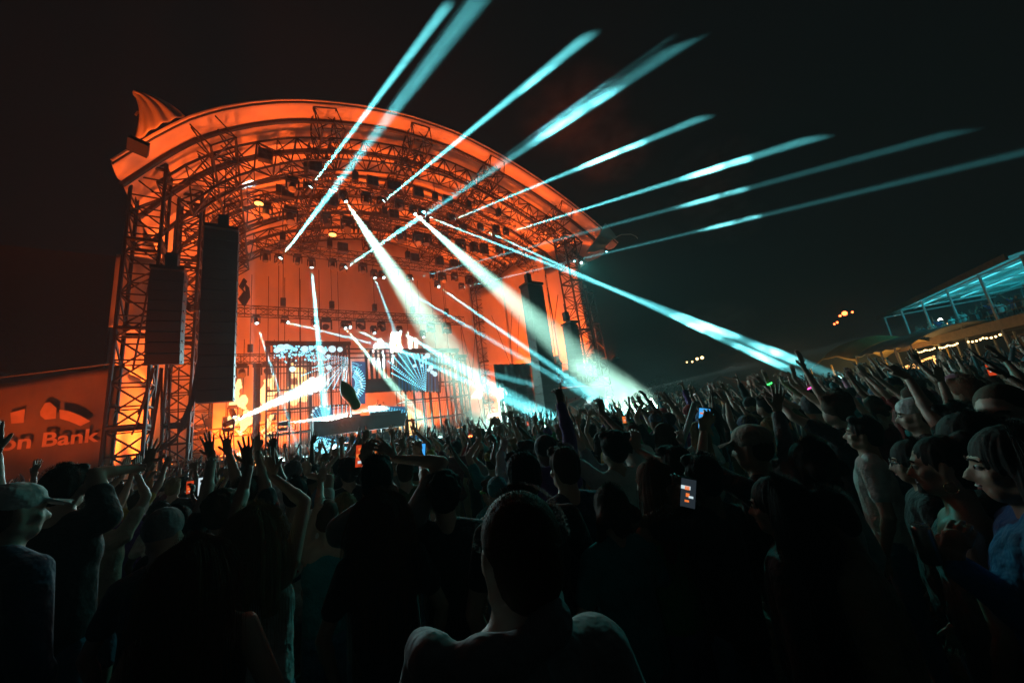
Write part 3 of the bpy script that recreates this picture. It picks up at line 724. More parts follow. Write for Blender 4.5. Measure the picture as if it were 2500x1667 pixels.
part(t, 'canopy_lip', MB().sbox((a0[0], -5.2, a0[1] - .05), (a1[0], -4.7, a0[1] + .18)), M['drape'])
a0, a1 = onstage(860, 965, -6.6), onstage(985, 985, -6.6)
t = thing('centre_wall', 'dark slatted wall between the two light cages', 'set wall', W(a0[0], -6.8, 1.6))
part(t, 'back_panel', MB().sbox((a0[0] + .8, -6.95, 5.0), (a1[0], -6.75, 5.9)), M['drape'])
for i in range(9):
    s = a0[0] + .9 + i * .33; part(t, 'slat', MB().sbox((s, -6.9, 5.9), (s + (.16 if i < 4 else .07), -6.8, 7.9)), M['steel'])
for z in (7.3, 7.6, 7.9): part(t, 'crossbar', MB().sbox((a0[0] - .2, -6.75, z), (a1[0], -6.7, z + .08)), M['steel'])
for i in range(5):
    s = onstage(905 + i * 17, 1100, -6.2)[0]; part(t, 'lower_slat', MB().sbox((s, -6.3, 1.6), (s + .12, -6.2, 2.55)), M['steel'])

# ================================================================ RIGHT WING: viewing platform, canopies
PD = 1.2
t = thing('viewing_platform', 'raised steel viewing platform with railings right of the stage', 'platform', W(22, PD, 0))
pa, pz = onstage(1325, 965, PD); pb, _ = onstage(1470, 960, PD)
part(t, 'floor', MB().sbox((18.6, PD - 2.2, 3.55), (pb + .3, PD, 3.75)), M['wood'])
for s in (18.8, 20.2, 21.6, pb): part(t, 'post', MB().tube(W(s, PD - .05, 0), W(s, PD - .05, 4.9), .05, 6), M['alu'])
for z in (4.2, 4.6, 5.0): part(t, 'rail', MB().tube(W(18.6, PD, z), W(pb + .3, PD, z), .028, 5), M['alu'])
part(t, 'fascia', MB().grid(lambda u, v: W(18.6 + (pb - 18.3) * u, PD + .06 + .04 * sin(u * 30), 2.5 + .4 * sin(pi * u) * (1 - v) + 1.0 * v), 30, 5, .02), M['tent2'], True)
t = thing('lower_platform', 'smaller railed platform left of the tall right speaker array', 'platform', W(15.9, .4, 0))
qa, qz = onstage(1218, 955, .4); qb, _ = onstage(1275, 955, .4)
part(t, 'floor', MB().sbox((qa, -1.2, 2.35), (qb + .6, .4, 2.5)), M['wood'])
for s in (qa, (qa + qb) / 2 + .4, qb + .4): part(t, 'post', MB().tube(W(s, .38, 0), W(s, .38, 4.0), .04, 6), M['alu'])
for z in (2.9, 3.4, 3.9): part(t, 'rail', MB().tube(W(qa, .4, z), W(qb + .6, .4, z), .028, 5), M['alu'])
part(t, 'drape', MB().grid(lambda u, v: W(qa + .9 + 2.8 * u, -1.3 + .05 * sin(u * 40), .1 + 5.5 * v), 40, 4, .02), M['drape'], True)
for (x0, y0, x1, y1, sg, lab) in ((1325, 990, 1425, 962, .5, 'swag of orange-lit cloth under the viewing platform'), (1352, 1030, 1440, 1000, .45, 'lower swag of orange-lit cloth under the viewing platform')):
    A = stagept(x0, y0, 1.4); B = stagept(x1, y1, 1.4)
    solo('cloth_swag', MB().grid(lambda u, v: A.lerp(B, u) - Z * (sg * sin(pi * u) * (.5 + v) + v * .5) + N * (.15 * sin(v * 9)), 20, 8, .015), M['fabric'], lab, 'swag', smooth=True)
def canopy(c, w, h, label, mt, n=8, leg=2.0, cat='tent'):
    c = V(c); t = thing('canopy_tent', label, cat, c)
    part(t, 'canopy', MB().grid(lambda u, v: c + V((cos(2 * pi * u), sin(2 * pi * u), 0)) * w * (1 - v) + Z * (leg + h * v ** .8), 4 * 3, 4, .02), mt, False)
    for i in range(4): p = c + V((cos(pi / 4 + i * pi / 2), sin(pi / 4 + i * pi / 2), 0)) * w * .95; part(t, 'leg', MB().tube(p, p + Z * leg, .04, 5), M['alu'])
q = stagept(1402, 1098, 3.2); canopy((q.x, q.y, 0), .75, .7, 'small pointed orange parasol in front of the viewing platform', M['tent3'], leg=1.75)
q = at(1790, 1040, 48); canopy((q.x, q.y, 0), 4.6, 2.6, 'distant red pointed tent glowing beyond the crowd', M['tent3'], leg=1.2)

# ================================================================ FAR RIGHT: tents, terrace
def flat(p): return V((p.x, p.y, 0))
# yellow marquee with curved roof, then the pale long one
def marquee(A, B, h0, h1, dep, label, mt, arch=.6, posts=4):
    A = flat(A); B = flat(B); ax = (B - A).normalized(); nn = ax.cross(Z)       # nn points to the camera side
    if nn.dot(EYE - A) < 0: nn = -nn
    t = thing('marquee', label, 'tent', (A + B) / 2)
    def fn(u, v):
        z = h0 + (h1 - h0) * sin(pi * v) ** .8 + arch * sin(pi * min(1, u * 1.0)) - .15 * abs(sin(u * posts * pi)) * (1 - v)
        return A + (B - A) * u - nn * dep * v + Z * z
    part(t, 'roof', MB().grid(fn, 24, 10, .03), mt, True)
    for i in range(posts):
        p = A.lerp(B, i / (posts - 1)); part(t, 'post', MB().tube(p, p + Z * (h0 + .05), .09, 6), mt)
        part(t, 'rear_post', MB().tube(p - nn * dep, p - nn * dep + Z * h0, .09, 6), mt)
    return t, A, B, nn
t1_, A1, B1, n1 = marquee(at(2005, 985, 56), at(2118, 960, 50), 3.2, 4.8, 8, 'yellow marquee with a curved roof left of the pale marquees', M['tent'], .9, 3)
t2_, A2, B2, n2 = marquee(at(2120, 955, 50), at(2255, 930, 44), 3.6, 4.8, 8, 'long pale grey marquee between the yellow one and the terrace', M['tent2'], .1, 5)
def lamp(P, e, col, r=.4):
    l = bpy.data.lights.new('bulb_lamp', 'POINT'); l.energy = e; l.color = col; l.shadow_soft_size = r
    o = bpy.data.objects.new('bulb_lamp', l); COL.objects.link(o); o.location = P
def festoon(name, pts, n, label, group, sg=.3, r=.07, m='bulb'):
    t = thing(name, label, 'string lights', pts[0], group); w = MB(); allp = []
    for a, b in zip(pts, pts[1:]): allp += sagline(a, b, sg, 8)
    part(t, 'wire', MB().poly(allp, .015, 4), M['cable'])
    for i in range(n):
        k = (i + .5) / n * (len(allp) - 1); j = int(k); p = allp[j].lerp(allp[min(j + 1, len(allp) - 1)], k - j)
        part(t, 'bulb', MB().ell(p - Z * .08, r, r, r * 1.2, nu=6, nv=4), M[m])
def neon(a, b, label): solo('tube_light', MB().tube(a, b, .07, 6), M['neon'], label, 'tube light', 'warm tube lights under the pale marquee')
for (a, b, dd, de) in (((2122, 940), (2172, 925), 44, 43), ((2163, 908), (2210, 896), 42, 41), ((2210, 896), (2281, 870), 41, 39), ((2186, 921), (2226, 905), 41, 40), ((2210, 899), (2255, 897), 40, 39), ((2281, 870), (2283, 892), 39, 39), ((2126, 938), (2160, 930), 45, 44)):
    neon(at(*a, dd), at(*b, de), 'warm glowing tube light under the pale marquee, ' + {2122: 'longest at the lower left', 2163: 'upper left', 2210: 'upper right' if b[0] > 2260 else 'middle one', 2281: 'short upright one', 2186: 'short lower middle one', 2126: 'lowest left'}[a[0]])
lamp(at(2215, 912, 41), 160, (1, .5, .18)); lamp(at(2060, 935, 50), 260, (1, .6, .2))
lamp(A1.lerp(B1, .4) - n1 * 3 + Z * 2.4, 900, (1, .62, .2), .5)
# terrace: two storeys, roof lit cyan from below
A = flat(at(2228, 960, 62)); B = flat(at(2600, 850, 41)); ax = (B - A).normalized(); nn = ax.cross(Z)
if nn.dot(EYE - A) < 0: nn = -nn
LT = (B - A).length; zr = at(2228, 760, 62).z; zfl = at(2254, 838, 62).z
t = thing('terrace_building', 'two-storey open terrace whose roof glows cyan, behind the crowd on the right', 'building', (A + B) / 2)
TA, TX, TN = A, ax, nn
def tp(u, v, z): return TA + TX * (LT * u) - TN * (9 * v) + Z * z
def slab(mb, u0, u1, v0, v1, za, zb):
    c = (tp(u0, v0, za) + tp(u1, v1, zb)) / 2; return mb.box(c, LT * abs(u1 - u0), 9 * abs(v1 - v0), abs(zb - za), ax, nn)
part(t, 'floor', slab(MB(), 0, 1, 0, 1, zfl - .5, zfl), M['wood'])
part(t, 'front_beam', slab(MB(), 0, 1, -.02, -.005, zfl - .6, zfl + .15), M['wood'])
part(t, 'roof', MB().grid(lambda u, v: tp(u, -.06 + 1.1 * v, zr + .12 + .5 * sin(pi * v)), 2, 10, .08), M['white'], False)
part(t, 'fascia', slab(MB(), -.01, 1, -.075, -.062, zr - .1, zr + .35), M['wood'])
for v in (.1, .3, .5, .7, .9): part(t, 'purlin', slab(MB(), 0, 1, v - .012, v + .012, zr - .1 + .5 * sin(pi * v), zr + .06 + .5 * sin(pi * v)), M['white'])
for v in (.2, .6): part(t, 'tube_light', slab(MB(), .12, 1, v - .006, v + .006, zr - .2 + .5 * sin(pi * v), zr - .13 + .5 * sin(pi * v)), M['cyanlamp'])
for i in range(6):
    u = i / 5; part(t, 'post', MB().tube(tp(u, 0, 0), tp(u, 0, zr), .09, 6), M['white'])
    part(t, 'rear_post', MB().tube(tp(u, .96, 0), tp(u, .96, zr), .09, 6), M['steel'])
    part(t, 'rafter', slab(MB(), u - .004, u + .004, 0, 1, zr - .1, zr + .02), M['white'])
part(t, 'back_wall', slab(MB(), 0, 1, .98, 1, 0, zfl - .6), M['wood'])
part(t, 'railing', slab(slab(MB(), 0, 1, .0, .006, zfl + 1.0, zfl + 1.06), 0, 1, .0, .006, zfl + .55, zfl + .6), M['steel'])
for u in (.22, .42, .62, .82):
    for v in (.25, .65):
        l = bpy.data.lights.new('cyan_lamp', 'POINT'); l.energy = 70; l.color = (.02, .7, .85); l.shadow_soft_size = .4
        o = bpy.data.objects.new('cyan_lamp', l); COL.objects.link(o); o.location = tp(u, v, zfl + 2.3)
for k, (u0, u1) in enumerate(((.2, .38), (.40, .55), (.60, .80))):
    festoon('festoon_lights', [tp(u0, -.01, zfl - .85), tp((u0 + u1) / 2, -.01, zfl - .85), tp(u1, -.01, zfl - .8)], 9, ('left', 'middle', 'right')[k] + ' string of warm festoon bulbs under the terrace floor', 'festoon lights of the terrace', .12)
# far lamps
for (x, y, dist, m, r, lab) in ((2062, 765, 110, 'redlamp', .5, 'large red-orange lamp burning high in the dark beyond the tents'), (2051, 771, 110, 'redlamp', .25, 'small lamp just left of the large red-orange lamp'), (2081, 762, 110, 'redlamp', .22, 'small lamp just right of the large red-orange lamp'),
                               (2044, 787, 110, 'redlamp', .22, 'lowest of the small lamps under the large red-orange lamp'), (2037, 791, 110, 'redlamp', .2, 'faint lamp at the lower left of the red-orange lamps'),
                               (2296, 781, 58, 'whitelamp', .16, 'bright white lamp under the left end of the cyan terrace roof'), (1937, 976, 60, 'whitelamp', .22, 'dazzling white lamp standing just above the hands of the crowd'),
                               (1702, 876, 90, 'bulb', .3, 'warm lamp left of a pair above the crowd'), (1714, 873, 90, 'bulb', .35, 'warm lamp of a pair above the crowd'), (1690, 883, 90, 'bulb', .2, 'dim warm lamp below a pair above the crowd'), (1677, 884, 90, 'bulb', .18, 'faintest warm lamp left of a pair above the crowd'),
                               (2308, 792, 58, 'bulb', .1, 'small warm lamp on the terrace deck'), (2314, 790, 58, 'bulb', .1, 'second small warm lamp on the terrace deck'), (2427, 887, 30, 'greenlamp', .12, 'green light held up in the crowd before the terrace'),
                               (2393, 904, 30, 'redlamp', .07, 'red light held up in the crowd before the terrace'), (2308, 918, 30, 'magenta', .08, 'pink light held up in the crowd under the marquee'), (2250, 940, 26, 'magenta', .07, 'pink light on a wrist below the pale marquee'),
                               (1785, 985, 50, 'redlamp', .1, 'small red light beside the distant red tent'), (1835, 988, 45, 'redlamp', .2, 'red sign light right of the distant red tent'), (1898, 978, 45, 'redlamp', .2, 'red sign light left of the white lamp'), (1212, 1014, 30, 'bulb', .05, 'tiny warm lamp under the dark platform'), (1232, 1013, 30, 'bulb', .05, 'tiny warm lamp on the right under the dark platform')):
    P = at(x, y, dist); t = thing('far_lamp', lab, 'lamp', P - Z * r)
    part(t, 'globe', MB().ell(P, r, r, r, nu=10, nv=6), M[m]); part(t, 'socket', MB().tube(P + Z * r, P + Z * (r * 1.6), r * .4, 6), M['steel'])
lamp(at(1937, 976, 60) - V((0, 2, 0)), 300, (1, .9, .75))
# dark trees behind the crowd
for i, (x, y, dist, h) in enumerate(((1632, 985, 44, 5.2), (1600, 1010, 42, 3.4), (1690, 1000, 50, 4.5))):
    b = flat(at(x, 1010, dist)); t = thing('tree', ('small tree faintly lit from the stage beyond the viewing platform', 'low bush left of the small tree beyond the platform', 'tree right of the small tree beyond the platform')[i], 'tree', b)
    part(t, 'trunk', MB().poly([b, b + Z * h * .4, b + V((.3, .2, h * .7))], .1, 6, [.14, .1, .04]), M['wood'])
    lf = MB(); r = random.Random(i)
    for _ in range(700):
        a = r.uniform(0, 2 * pi); q = r.random() ** .5 * h * .34; p = b + V((cos(a) * q, sin(a) * q, h * (.45 + .5 * r.random() * (1 - q / h))))
        if noise.noise(p * .9) < -.1: continue
        u = V((r.uniform(-1, 1), r.uniform(-1, 1), r.uniform(-1, 1))).normalized(); w = u.orthogonal()
        lf.add([p, p + u * .16 + w * .05, p + u * .22, p + u * .1 - w * .06], [(0, 1, 2, 3)])
    part(t, 'crown', lf, mat('leaves', (.07, .09, .03), .6, var=.3), kind='stuff')
# smoke: denser clouds in the same air, lit by the beams that cross them
sm, nt, _b = nodes('smoke_puff'); nt.nodes.clear()
_o = nt.nodes.new('ShaderNodeOutputMaterial'); _p = nt.nodes.new('ShaderNodeVolumePrincipled'); _p.inputs['Color'].default_value = (.9, .9, .9, 1); _p.inputs['Anisotropy'].default_value = .1
_t = nt.nodes.new('ShaderNodeTexCoord'); _n = nt.nodes.new('ShaderNodeTexNoise'); _n.inputs['Scale'].default_value = 2.2; _n.inputs['Detail'].default_value = 4; _n.inputs['Distortion'].default_value = .6
_r = nt.nodes.new('ShaderNodeMapRange'); _r.inputs['From Min'].default_value = .42; _r.inputs['From Max'].default_value = .68; _r.inputs['To Max'].default_value = .05
_g = nt.nodes.new('ShaderNodeTexGradient'); _g.gradient_type = 'SPHERICAL'; _m = nt.nodes.new('ShaderNodeMath'); _m.operation = 'MULTIPLY'
nt.links.new(_t.outputs['Object'], _n.inputs[0]); nt.links.new(_t.outputs['Object'], _g.inputs[0]); nt.links.new(_n.outputs[0], _r.inputs[0]); nt.links.new(_r.outputs[0], _m.inputs[0]); nt.links.new(_g.outputs[1], _m.inputs[1])
nt.links.new(_m.outputs[0], _p.inputs['Density']); nt.links.new(_p.outputs[0], _o.inputs['Volume'])
sm2 = sm.copy(); sm2.node_tree.nodes['Map Range'].inputs['To Max'].default_value = .13; sm2.node_tree.nodes['Map Range'].inputs['From Min'].default_value = .36
sm3 = sm.copy(); sm3.node_tree.nodes['Map Range'].inputs['To Max'].default_value = .035; sm3.node_tree.nodes['Map Range'].inputs['From Min'].default_value = .36
def smoke(c, rx, ry, rz, label, sm=sm):
    me = MB().ell((0, 0, 0), 1, 1, 1, nu=20, nv=12).mesh('smoke_cloud', sm, smooth=True); o = link('smoke_cloud', me, None, c); o.scale = (rx, ry, rz); tag(o, label, 'smoke', kind='stuff')
if True:
    q = at(1510, 960, 27); smoke((q.x, q.y, 3.6), 7, 5, 3.4, 'bank of stage smoke drifting over the crowd right of the stage')
    q = at(1905, 925, 38); smoke((q.x, q.y, q.z), 2.6, 2.6, 1.3, 'patch of smoke caught in a beam above the crowd on the right')
    q = stagept(1290, 1075, 1.5); smoke((q.x, q.y, 1.9), 5, 3, 1.4, 'smoke rolling low before the viewing platform')
    q = stagept(700, 1110, -1.0); smoke((q.x, q.y, 2.0), 4.5, 2, .9, 'smoke rolling over the left part of the stage floor')

for (k_, t_, zt, a_, lab) in ((3, 0, 18.6, 2.4, 'torn smoke high over the crowd in the broadest rising beam'), (4, 0, 18.6, 2.2, 'smoke wisp where the fifth rising beam fades, right of the roof'), (5, 0, 18.8, 2.4, 'smoke wisp at the end of the rightmost high beam'), (6, 24, 0, 2.4, 'smoke wisp in the upper shallow beam right of the roof'),
                              (7, 23, 0, 2.2, 'smoke wisp in the lower shallow beam right of the roof'), (10, 23, 0, 2.6, 'smoke wisp in the first falling beam right of the stage'), (11, 27, 0, 2.8, 'smoke wisp low in the second falling beam'), (9, 16.5, 0, -3.6, 'pale smoke in the wide beam low beside the right end of the stage')):
    c_, dr_ = RAYS[k_]; thin = a_ < 0; a_ = abs(a_); smoke(c_ + dr_ * (t_ or (zt - c_.z) / dr_.z), a_ * 1.5, a_ * 1.3, a_ * .8, lab, sm3 if thin else sm2)
# the light the screens throw on the front rows
for (s, z, w_, h_, e, col) in ((6.0, 4.8, 4.0, 5.0, 620, (.55, .95, 1)), (13.8, 4.6, 3.4, 4.6, 520, (.45, 1, .92)), (9.6, 2.9, 3.2, 1.4, 260, (.5, .95, 1))):
    l = bpy.data.lights.new('screen_light', 'AREA'); l.shape = 'RECTANGLE'; l.size = w_; l.size_y = h_; l.energy = e; l.color = col; l.spread = rad(120)
    o = bpy.data.objects.new('screen_light', l); COL.objects.link(o); o.location = W(s, -5.6, z); o.rotation_euler = (N * 1.0 - Z * .3).to_track_quat('-Z', 'Y').to_euler()
# ================================================================ PEOPLE
SKINS = [mat('skin_pale', (.52, .34, .26), .5, var=.06), mat('skin_tan', (.42, .26, .18), .5, var=.06), mat('skin_brown', (.20, .11, .07), .45, var=.06), mat('skin_deep', (.10, .055, .035), .45, var=.06)]
HB = dict(bump=.12, bscale=170, stretch=(1, 1, .10), spec=.3)
HAIRM = dict(black=mat('hair_black', (.022, .017, .014), .78, **HB), brown=mat('hair_brown', (.075, .04, .022), .78, **HB), auburn=mat('hair_auburn', (.16, .05, .02), .78, **HB), blond=mat('hair_blond', (.30, .19, .09), .78, **HB), grey=mat('hair_grey', (.25, .24, .22), .78, **HB))
CLOTHC = dict(black=(.02, .02, .022), white=(.68, .68, .66), grey=(.22, .22, .23), navy=(.02, .03, .08), teal=(.03, .25, .27), red=(.35, .03, .03), maroon=(.16, .02, .03), green=(.03, .32, .10), khaki=(.22, .20, .12),
              blue=(.04, .16, .42), beige=(.42, .36, .28), pink=(.5, .2, .28), charcoal=(.06, .06, .065), olive=(.10, .12, .05), orange=(.6, .2, .05), yellow=(.6, .5, .1), denim=(.10, .17, .26), purple=(.16, .07, .28))
CLOTH = {k: mat('cloth_' + k, v, .85, var=.12, vscale=6, bump=.8, bscale=11, sheen=.15) for k, v in CLOTHC.items()}
TMP = bpy.data.collections.new('tmp'); COL.children.link(TMP)
def fuse(mb, vox, smooth=2, deci=None, mt=None, name='m', fuzz=0):
    """close overlapping limbs into one continuous skin"""
    me = bpy.data.meshes.new(name); me.from_pydata(mb.v, [], mb.f); me.update()
    o = bpy.data.objects.new(name, me); TMP.objects.link(o)
    r = o.modifiers.new('r', 'REMESH'); r.mode = 'VOXEL'; r.voxel_size = vox
    if smooth: s = o.modifiers.new('s', 'SMOOTH'); s.factor = .5; s.iterations = smooth
    if deci: d = o.modifiers.new('d', 'DECIMATE'); d.ratio = deci
    dg = bpy.context.evaluated_depsgraph_get(); out = bpy.data.meshes.new_from_object(o.evaluated_get(dg)); out.name = name
    bpy.data.objects.remove(o); bpy.data.meshes.remove(me)
    out.materials.clear()
    if mt: out.materials.append(mt)
    out.polygons.foreach_set('use_smooth', [True] * len(out.polygons)); return out
def join(meshes, name, mt):
    vs, fs = [], []
    for me in meshes:
        k = len(vs); vs += [tuple(v.co) for v in me.vertices]; fs += [tuple(i + k for i in p.vertices) for p in me.polygons]; bpy.data.meshes.remove(me)
    o = bpy.data.meshes.new(name); o.from_pydata(vs, [], fs); o.materials.append(mt); o.polygons.foreach_set('use_smooth', [True] * len(o.polygons)); o.update(); return o
GEST = dict(open=(.22, [.12] * 4, .5), flat=(.04, [.06] * 4, .35), fist=(.0, [1.45] * 4, .15), point=(.05, [.05, 1.4, 1.4, 1.4], .2), horns=(.1, [.08, 1.4, 1.4, .1], .2), peace=(.22, [.05, .05, 1.4, 1.4], .15), relax=(.12, [.35, .4, .45, .5], .35), grip=(.03, [.95] * 4, .3), spread=(.38, [.05] * 4, .8), claw=(.25, [.5, .5, .55, .6], .6))
def hand(mb, wr, d, pn, sd, k=1.0, g='open', n=8):
    """wr wrist, d finger direction, pn palm normal (the side fingers close to), sd +1/-1 side of the thumb"""
    spread, curls, th = GEST[g]; d = V(d).normalized(); pn = (V(pn) - d * V(pn).dot(d)).normalized(); s = d.cross(pn).normalized() * sd   # s towards the thumb
    mb.cap(wr, wr + d * .03 * k, .026 * k, .032 * k, .62, s, n)
    mb.cap(wr + d * .025 * k + s * .008 * k, wr + d * .082 * k + s * .006 * k, .034 * k, .040 * k, .36, s, n)
    for i, (ln, off) in enumerate(((.074, .031), (.082, .0105), (.076, -.0105), (.060, -.030))):
        a = (1.5 - i) * spread * .55; f = (d * cos(a) + s * sin(a)).normalized(); p = wr + (d * .105 - d * abs(off) * .25 + s * off) * k; r = (.0098 if i < 3 else .0085) * k
        c = curls[i]; seg = [.45, .3, .25]; ax = 0
        p = p - f * .014 * k
        for j in range(3):
            ax += c * (.55 if j == 0 else .6); f2 = f * cos(ax) + pn * sin(ax); q = p + f2 * (ln * seg[j] + (.014 if j == 0 else 0)) * k; mb.cap(p, q, r, r * .9, 1, s, 6); p = q; r *= .9
    a = th; t0 = wr + (d * .03 + s * .026) * k; f = (d * cos(a + .25) + s * sin(a + .25) + pn * .25).normalized(); q = t0 + f * .042 * k; mb.cap(t0 - f * .012 * k, q, .0145 * k, .012 * k, 1, None, 6)
    if g in ('fist', 'point', 'horns', 'peace', 'grip'): f2 = (d * .5 + pn * .7 - s * .5).normalized()
    else: f2 = (f + d * .25).normalized()
    mb.cap(q, q + f2 * .034 * k, .012 * k, .0095 * k, 1, None, 6)
def elbow(S, Wr, a, b, pole):
    v = Wr - S; L = v.length; mx = (a + b) * .995
    if L > mx: Wr = S + v * (mx / L); v = Wr - S; L = v.length
    L = max(L, abs(a - b) + .02); x = (a * a - b * b + L * L) / (2 * L); h = sqrt(max(0, a * a - x * x)); u = v.normalized(); pl = V(pole); pl = (pl - u * pl.dot(u)).normalized()
    return S + u * x + pl * h, Wr
def figure(P, vox=.014, hvox=None, deci=None, fast=False):
    """P: pose. local frame: faces +Y, feet at the origin, 1.75 m tall (scaled outside). returns dict name -> mesh"""
    fem = P.get('fem', False); g = P.get('girth', 1.0); sw = (.165 if fem else .19) * g; out = {}
    hd = V(P.get('lean', (0, 0, 0))); tilt = P.get('nod', 0); turn = P.get('turn', 0)
    RH = Matrix.Rotation(turn, 3, 'Z') @ Matrix.Rotation(-tilt, 3, 'X'); NC = V((0, 0, 1.53)) + hd
    def H(x, y, z): return NC + RH @ V((x, y, z - 1.53))
    body, hands = MB(), MB()
    n = 8 if fast else 20
    # head and face
    body.ell(H(0, -.008, 1.655), .074, .094, .094, RH); body.ell(H(0, .018, 1.60), .062, .072, .082, RH)
    body.cap(H(-.018, .05, 1.553), H(.018, .05, 1.553), .034, .034, .8, None, n)             # chin
    body.cap(H(-.05, -.01, 1.58), H(-.02, .055, 1.553), .028, .02, 1, None, n); body.cap(H(.05, -.01, 1.58), H(.02, .055, 1.553), .028, .02, 1, None, n)
    if not fast:
        body.cap(H(0, .082, 1.645), H(0, .104, 1.605), .009, .015, .9, None, 8); body.cap(H(-.014, .088, 1.603), H(.014, .088, 1.603), .010, .010, 1, None, 8)   # nose
        body.cap(H(-.045, .068, 1.662), H(-.015, .082, 1.660), .012, .013, .7, None, 8); body.cap(H(.045, .068, 1.662), H(.015, .082, 1.660), .012, .013, .7, None, 8)   # brow
        body.cap(H(-.016, .080, 1.582), H(.016, .080, 1.582), .0085, .0085, .9, None, 8); body.cap(H(-.013, .079, 1.569), H(.013, .079, 1.569), .009, .009, .9, None, 8)     # lips
        body.ell(H(-.045, .055, 1.612), .024, .022, .022, RH, 8, 6); body.ell(H(.045, .055, 1.612), .024, .022, .022, RH, 8, 6)
    for e in (-1, 1):
        body.cap(H(e * .074, -.012, 1.645), H(e * .071, -.004, 1.60), .021, .013, .42, RH @ V((0, 1, 0)), 8)
    neckr = .050 if fem else .060
    body.cap(H(0, -.012, 1.57), V((0, -.02, 1.43)) + hd * .3, neckr, neckr * 1.12, 1, None, n)
    # torso
    body.cap((-sw * .45, -.005, 1.385), (sw * .45, -.005, 1.385), .085, .085, 1.0, None, n)
    body.ell((0, .0, 1.27), .155 * g, .105 * g, .17); body.ell((0, 0, 1.10), .132 * g, .095 * g, .17); body.ell((0, -.005, .95), .158 * g, .115 * g, .12)
    body.cap((0, -.02, 1.49), (-sw * .8, -.01, 1.41), .05, .05, .9, None, n); body.cap((0, -.02, 1.49), (sw * .8, -.01, 1.41), .05, .05, .9, None, n)
    top = P.get('top', 'tee'); ar = .9 if fem else 1.0; shirt = MB(); shd = {}
    for sd in (-1, 1):
        key = 'L' if sd < 0 else 'R'; S = V((sd * sw, -.005, 1.405)); A = P['arms'][key]
        wr = V(A[0]); pole = V(A[3]) if len(A) > 3 and A[3] is not None else V((sd * .8, -.35, -.45))
        up = max(0, min(1, (wr.z - 1.35) / .5)); S = S + V((-sd * .015, .01, .05)) * up
        E_, wr = elbow(S, wr, .30, .265, pole); ud = (wr - E_).normalized()
        body.cap(S, E_, .053 * ar * g, .040 * ar, 1, None, n); body.cap(E_, wr, .041 * ar, .026 * ar, 1, None, n); body.cap(E_, E_ + (wr - E_) * .3, .038 * ar, .042 * ar, 1, None, n)
        hdv = V(A[2]) if len(A) > 2 and A[2] is not None else ud
        pn = V(A[4]) if len(A) > 4 and A[4] is not None else V((0, 1, 0)) + V((0, 0, .15)) + V((-sd * .2, 0, 0))
        hand(hands, wr + ud * .012, hdv, pn, P.get('thumb' + key, -sd if wr.z > 1.2 else sd) * 1, 1.0 if not fem else .92, A[1])
        shd[key] = (S, E_, wr)
        if top in ('tee', 'jersey'): shirt.cap(S + V((0, 0, .0)), S.lerp(E_, .56), .066 * g, .062, 1, None, n)
        elif top in ('long', 'hoodie', 'jacket'):
            k = 1.0 if top == 'long' else 1.18; shirt.cap(S, E_, .064 * g * k, .052 * k, 1, None, n); shirt.cap(E_, E_.lerp(wr, .93), .053 * k, .040 * k, 1, None, n)
            if top != 'long': shirt.cap(E_.lerp(wr, .35), E_.lerp(wr, .45), .056 * k, .05 * k, 1, None, n)
        elif top == 'tank': shirt.cap((sd * sw * .55, .02, 1.43), (sd * sw * .5, .06, 1.33), .035, .05, .8, None, n); shirt.cap((sd * sw * .55, -.03, 1.43), (sd * sw * .5, -.06, 1.33), .035, .05, .8, None, n)
    # legs
    for sd in (-1, 1):
        hx = sd * .088; st = P.get('stance', .02)
        body.cap((hx, 0, .90), (sd * (.095 + st), .015, .49), .078 * g, .05, 1, None, n); body.cap((sd * (.095 + st), .015, .49), (sd * (.095 + st * 1.5), -.015, .09), .050, .034, 1, None, n)
        body.cap((sd * (.097 + st * 1.5), -.035, .038), (sd * (.11 + st * 1.8), .14, .03), .036, .028, .9, None, n)
    # shirt body
    k = {'jacket': 1.16, 'hoodie': 1.14, 'jersey': 1.1}.get(top, 1.04); hem = {'tank': .93, 'crop': 1.08}.get(top, .86)
    if top != 'none':
        if top in ('tee', 'long', 'hoodie', 'jacket', 'jersey'):
            shirt.cap((-sw * .45, -.005, 1.39), (sw * .45, -.005, 1.39), .097, .097, 1.0, None, n)
            for sd in (-1, 1): shirt.cap((sd * .05, -.02, 1.465), (sd * sw * .95, -.008, 1.415), .052 * k, .06 * k, .9, None, n)
        shirt.ell((0, .0, 1.27), .168 * g * k, .12 * g * k, .19)
        shirt.cap((0, 0, 1.2), (0, -.003, hem + .06), .155 * g * k, .168 * g * k, .76, V((1, 0, 0)), 16)
        if fem and top in ('tank', 'tee', 'crop'): shirt.ell((0, .075, 1.29), .115, .06, .06)
        if fem: body.ell((0, .07, 1.29), .105, .05, .05)
        for i in range(5):      # soft folds
            r_ = random.Random(i + int(sw * 1000)); a = r_.uniform(0, 6.28); z = r_.uniform(.95, 1.25)
            shirt.cap((cos(a) * .13 * g * k, sin(a) * .095 * g * k, z), (cos(a + .5) * .14 * g * k, sin(a + .5) * .10 * g * k, z - .14), .03, .035, 1, None, 8)
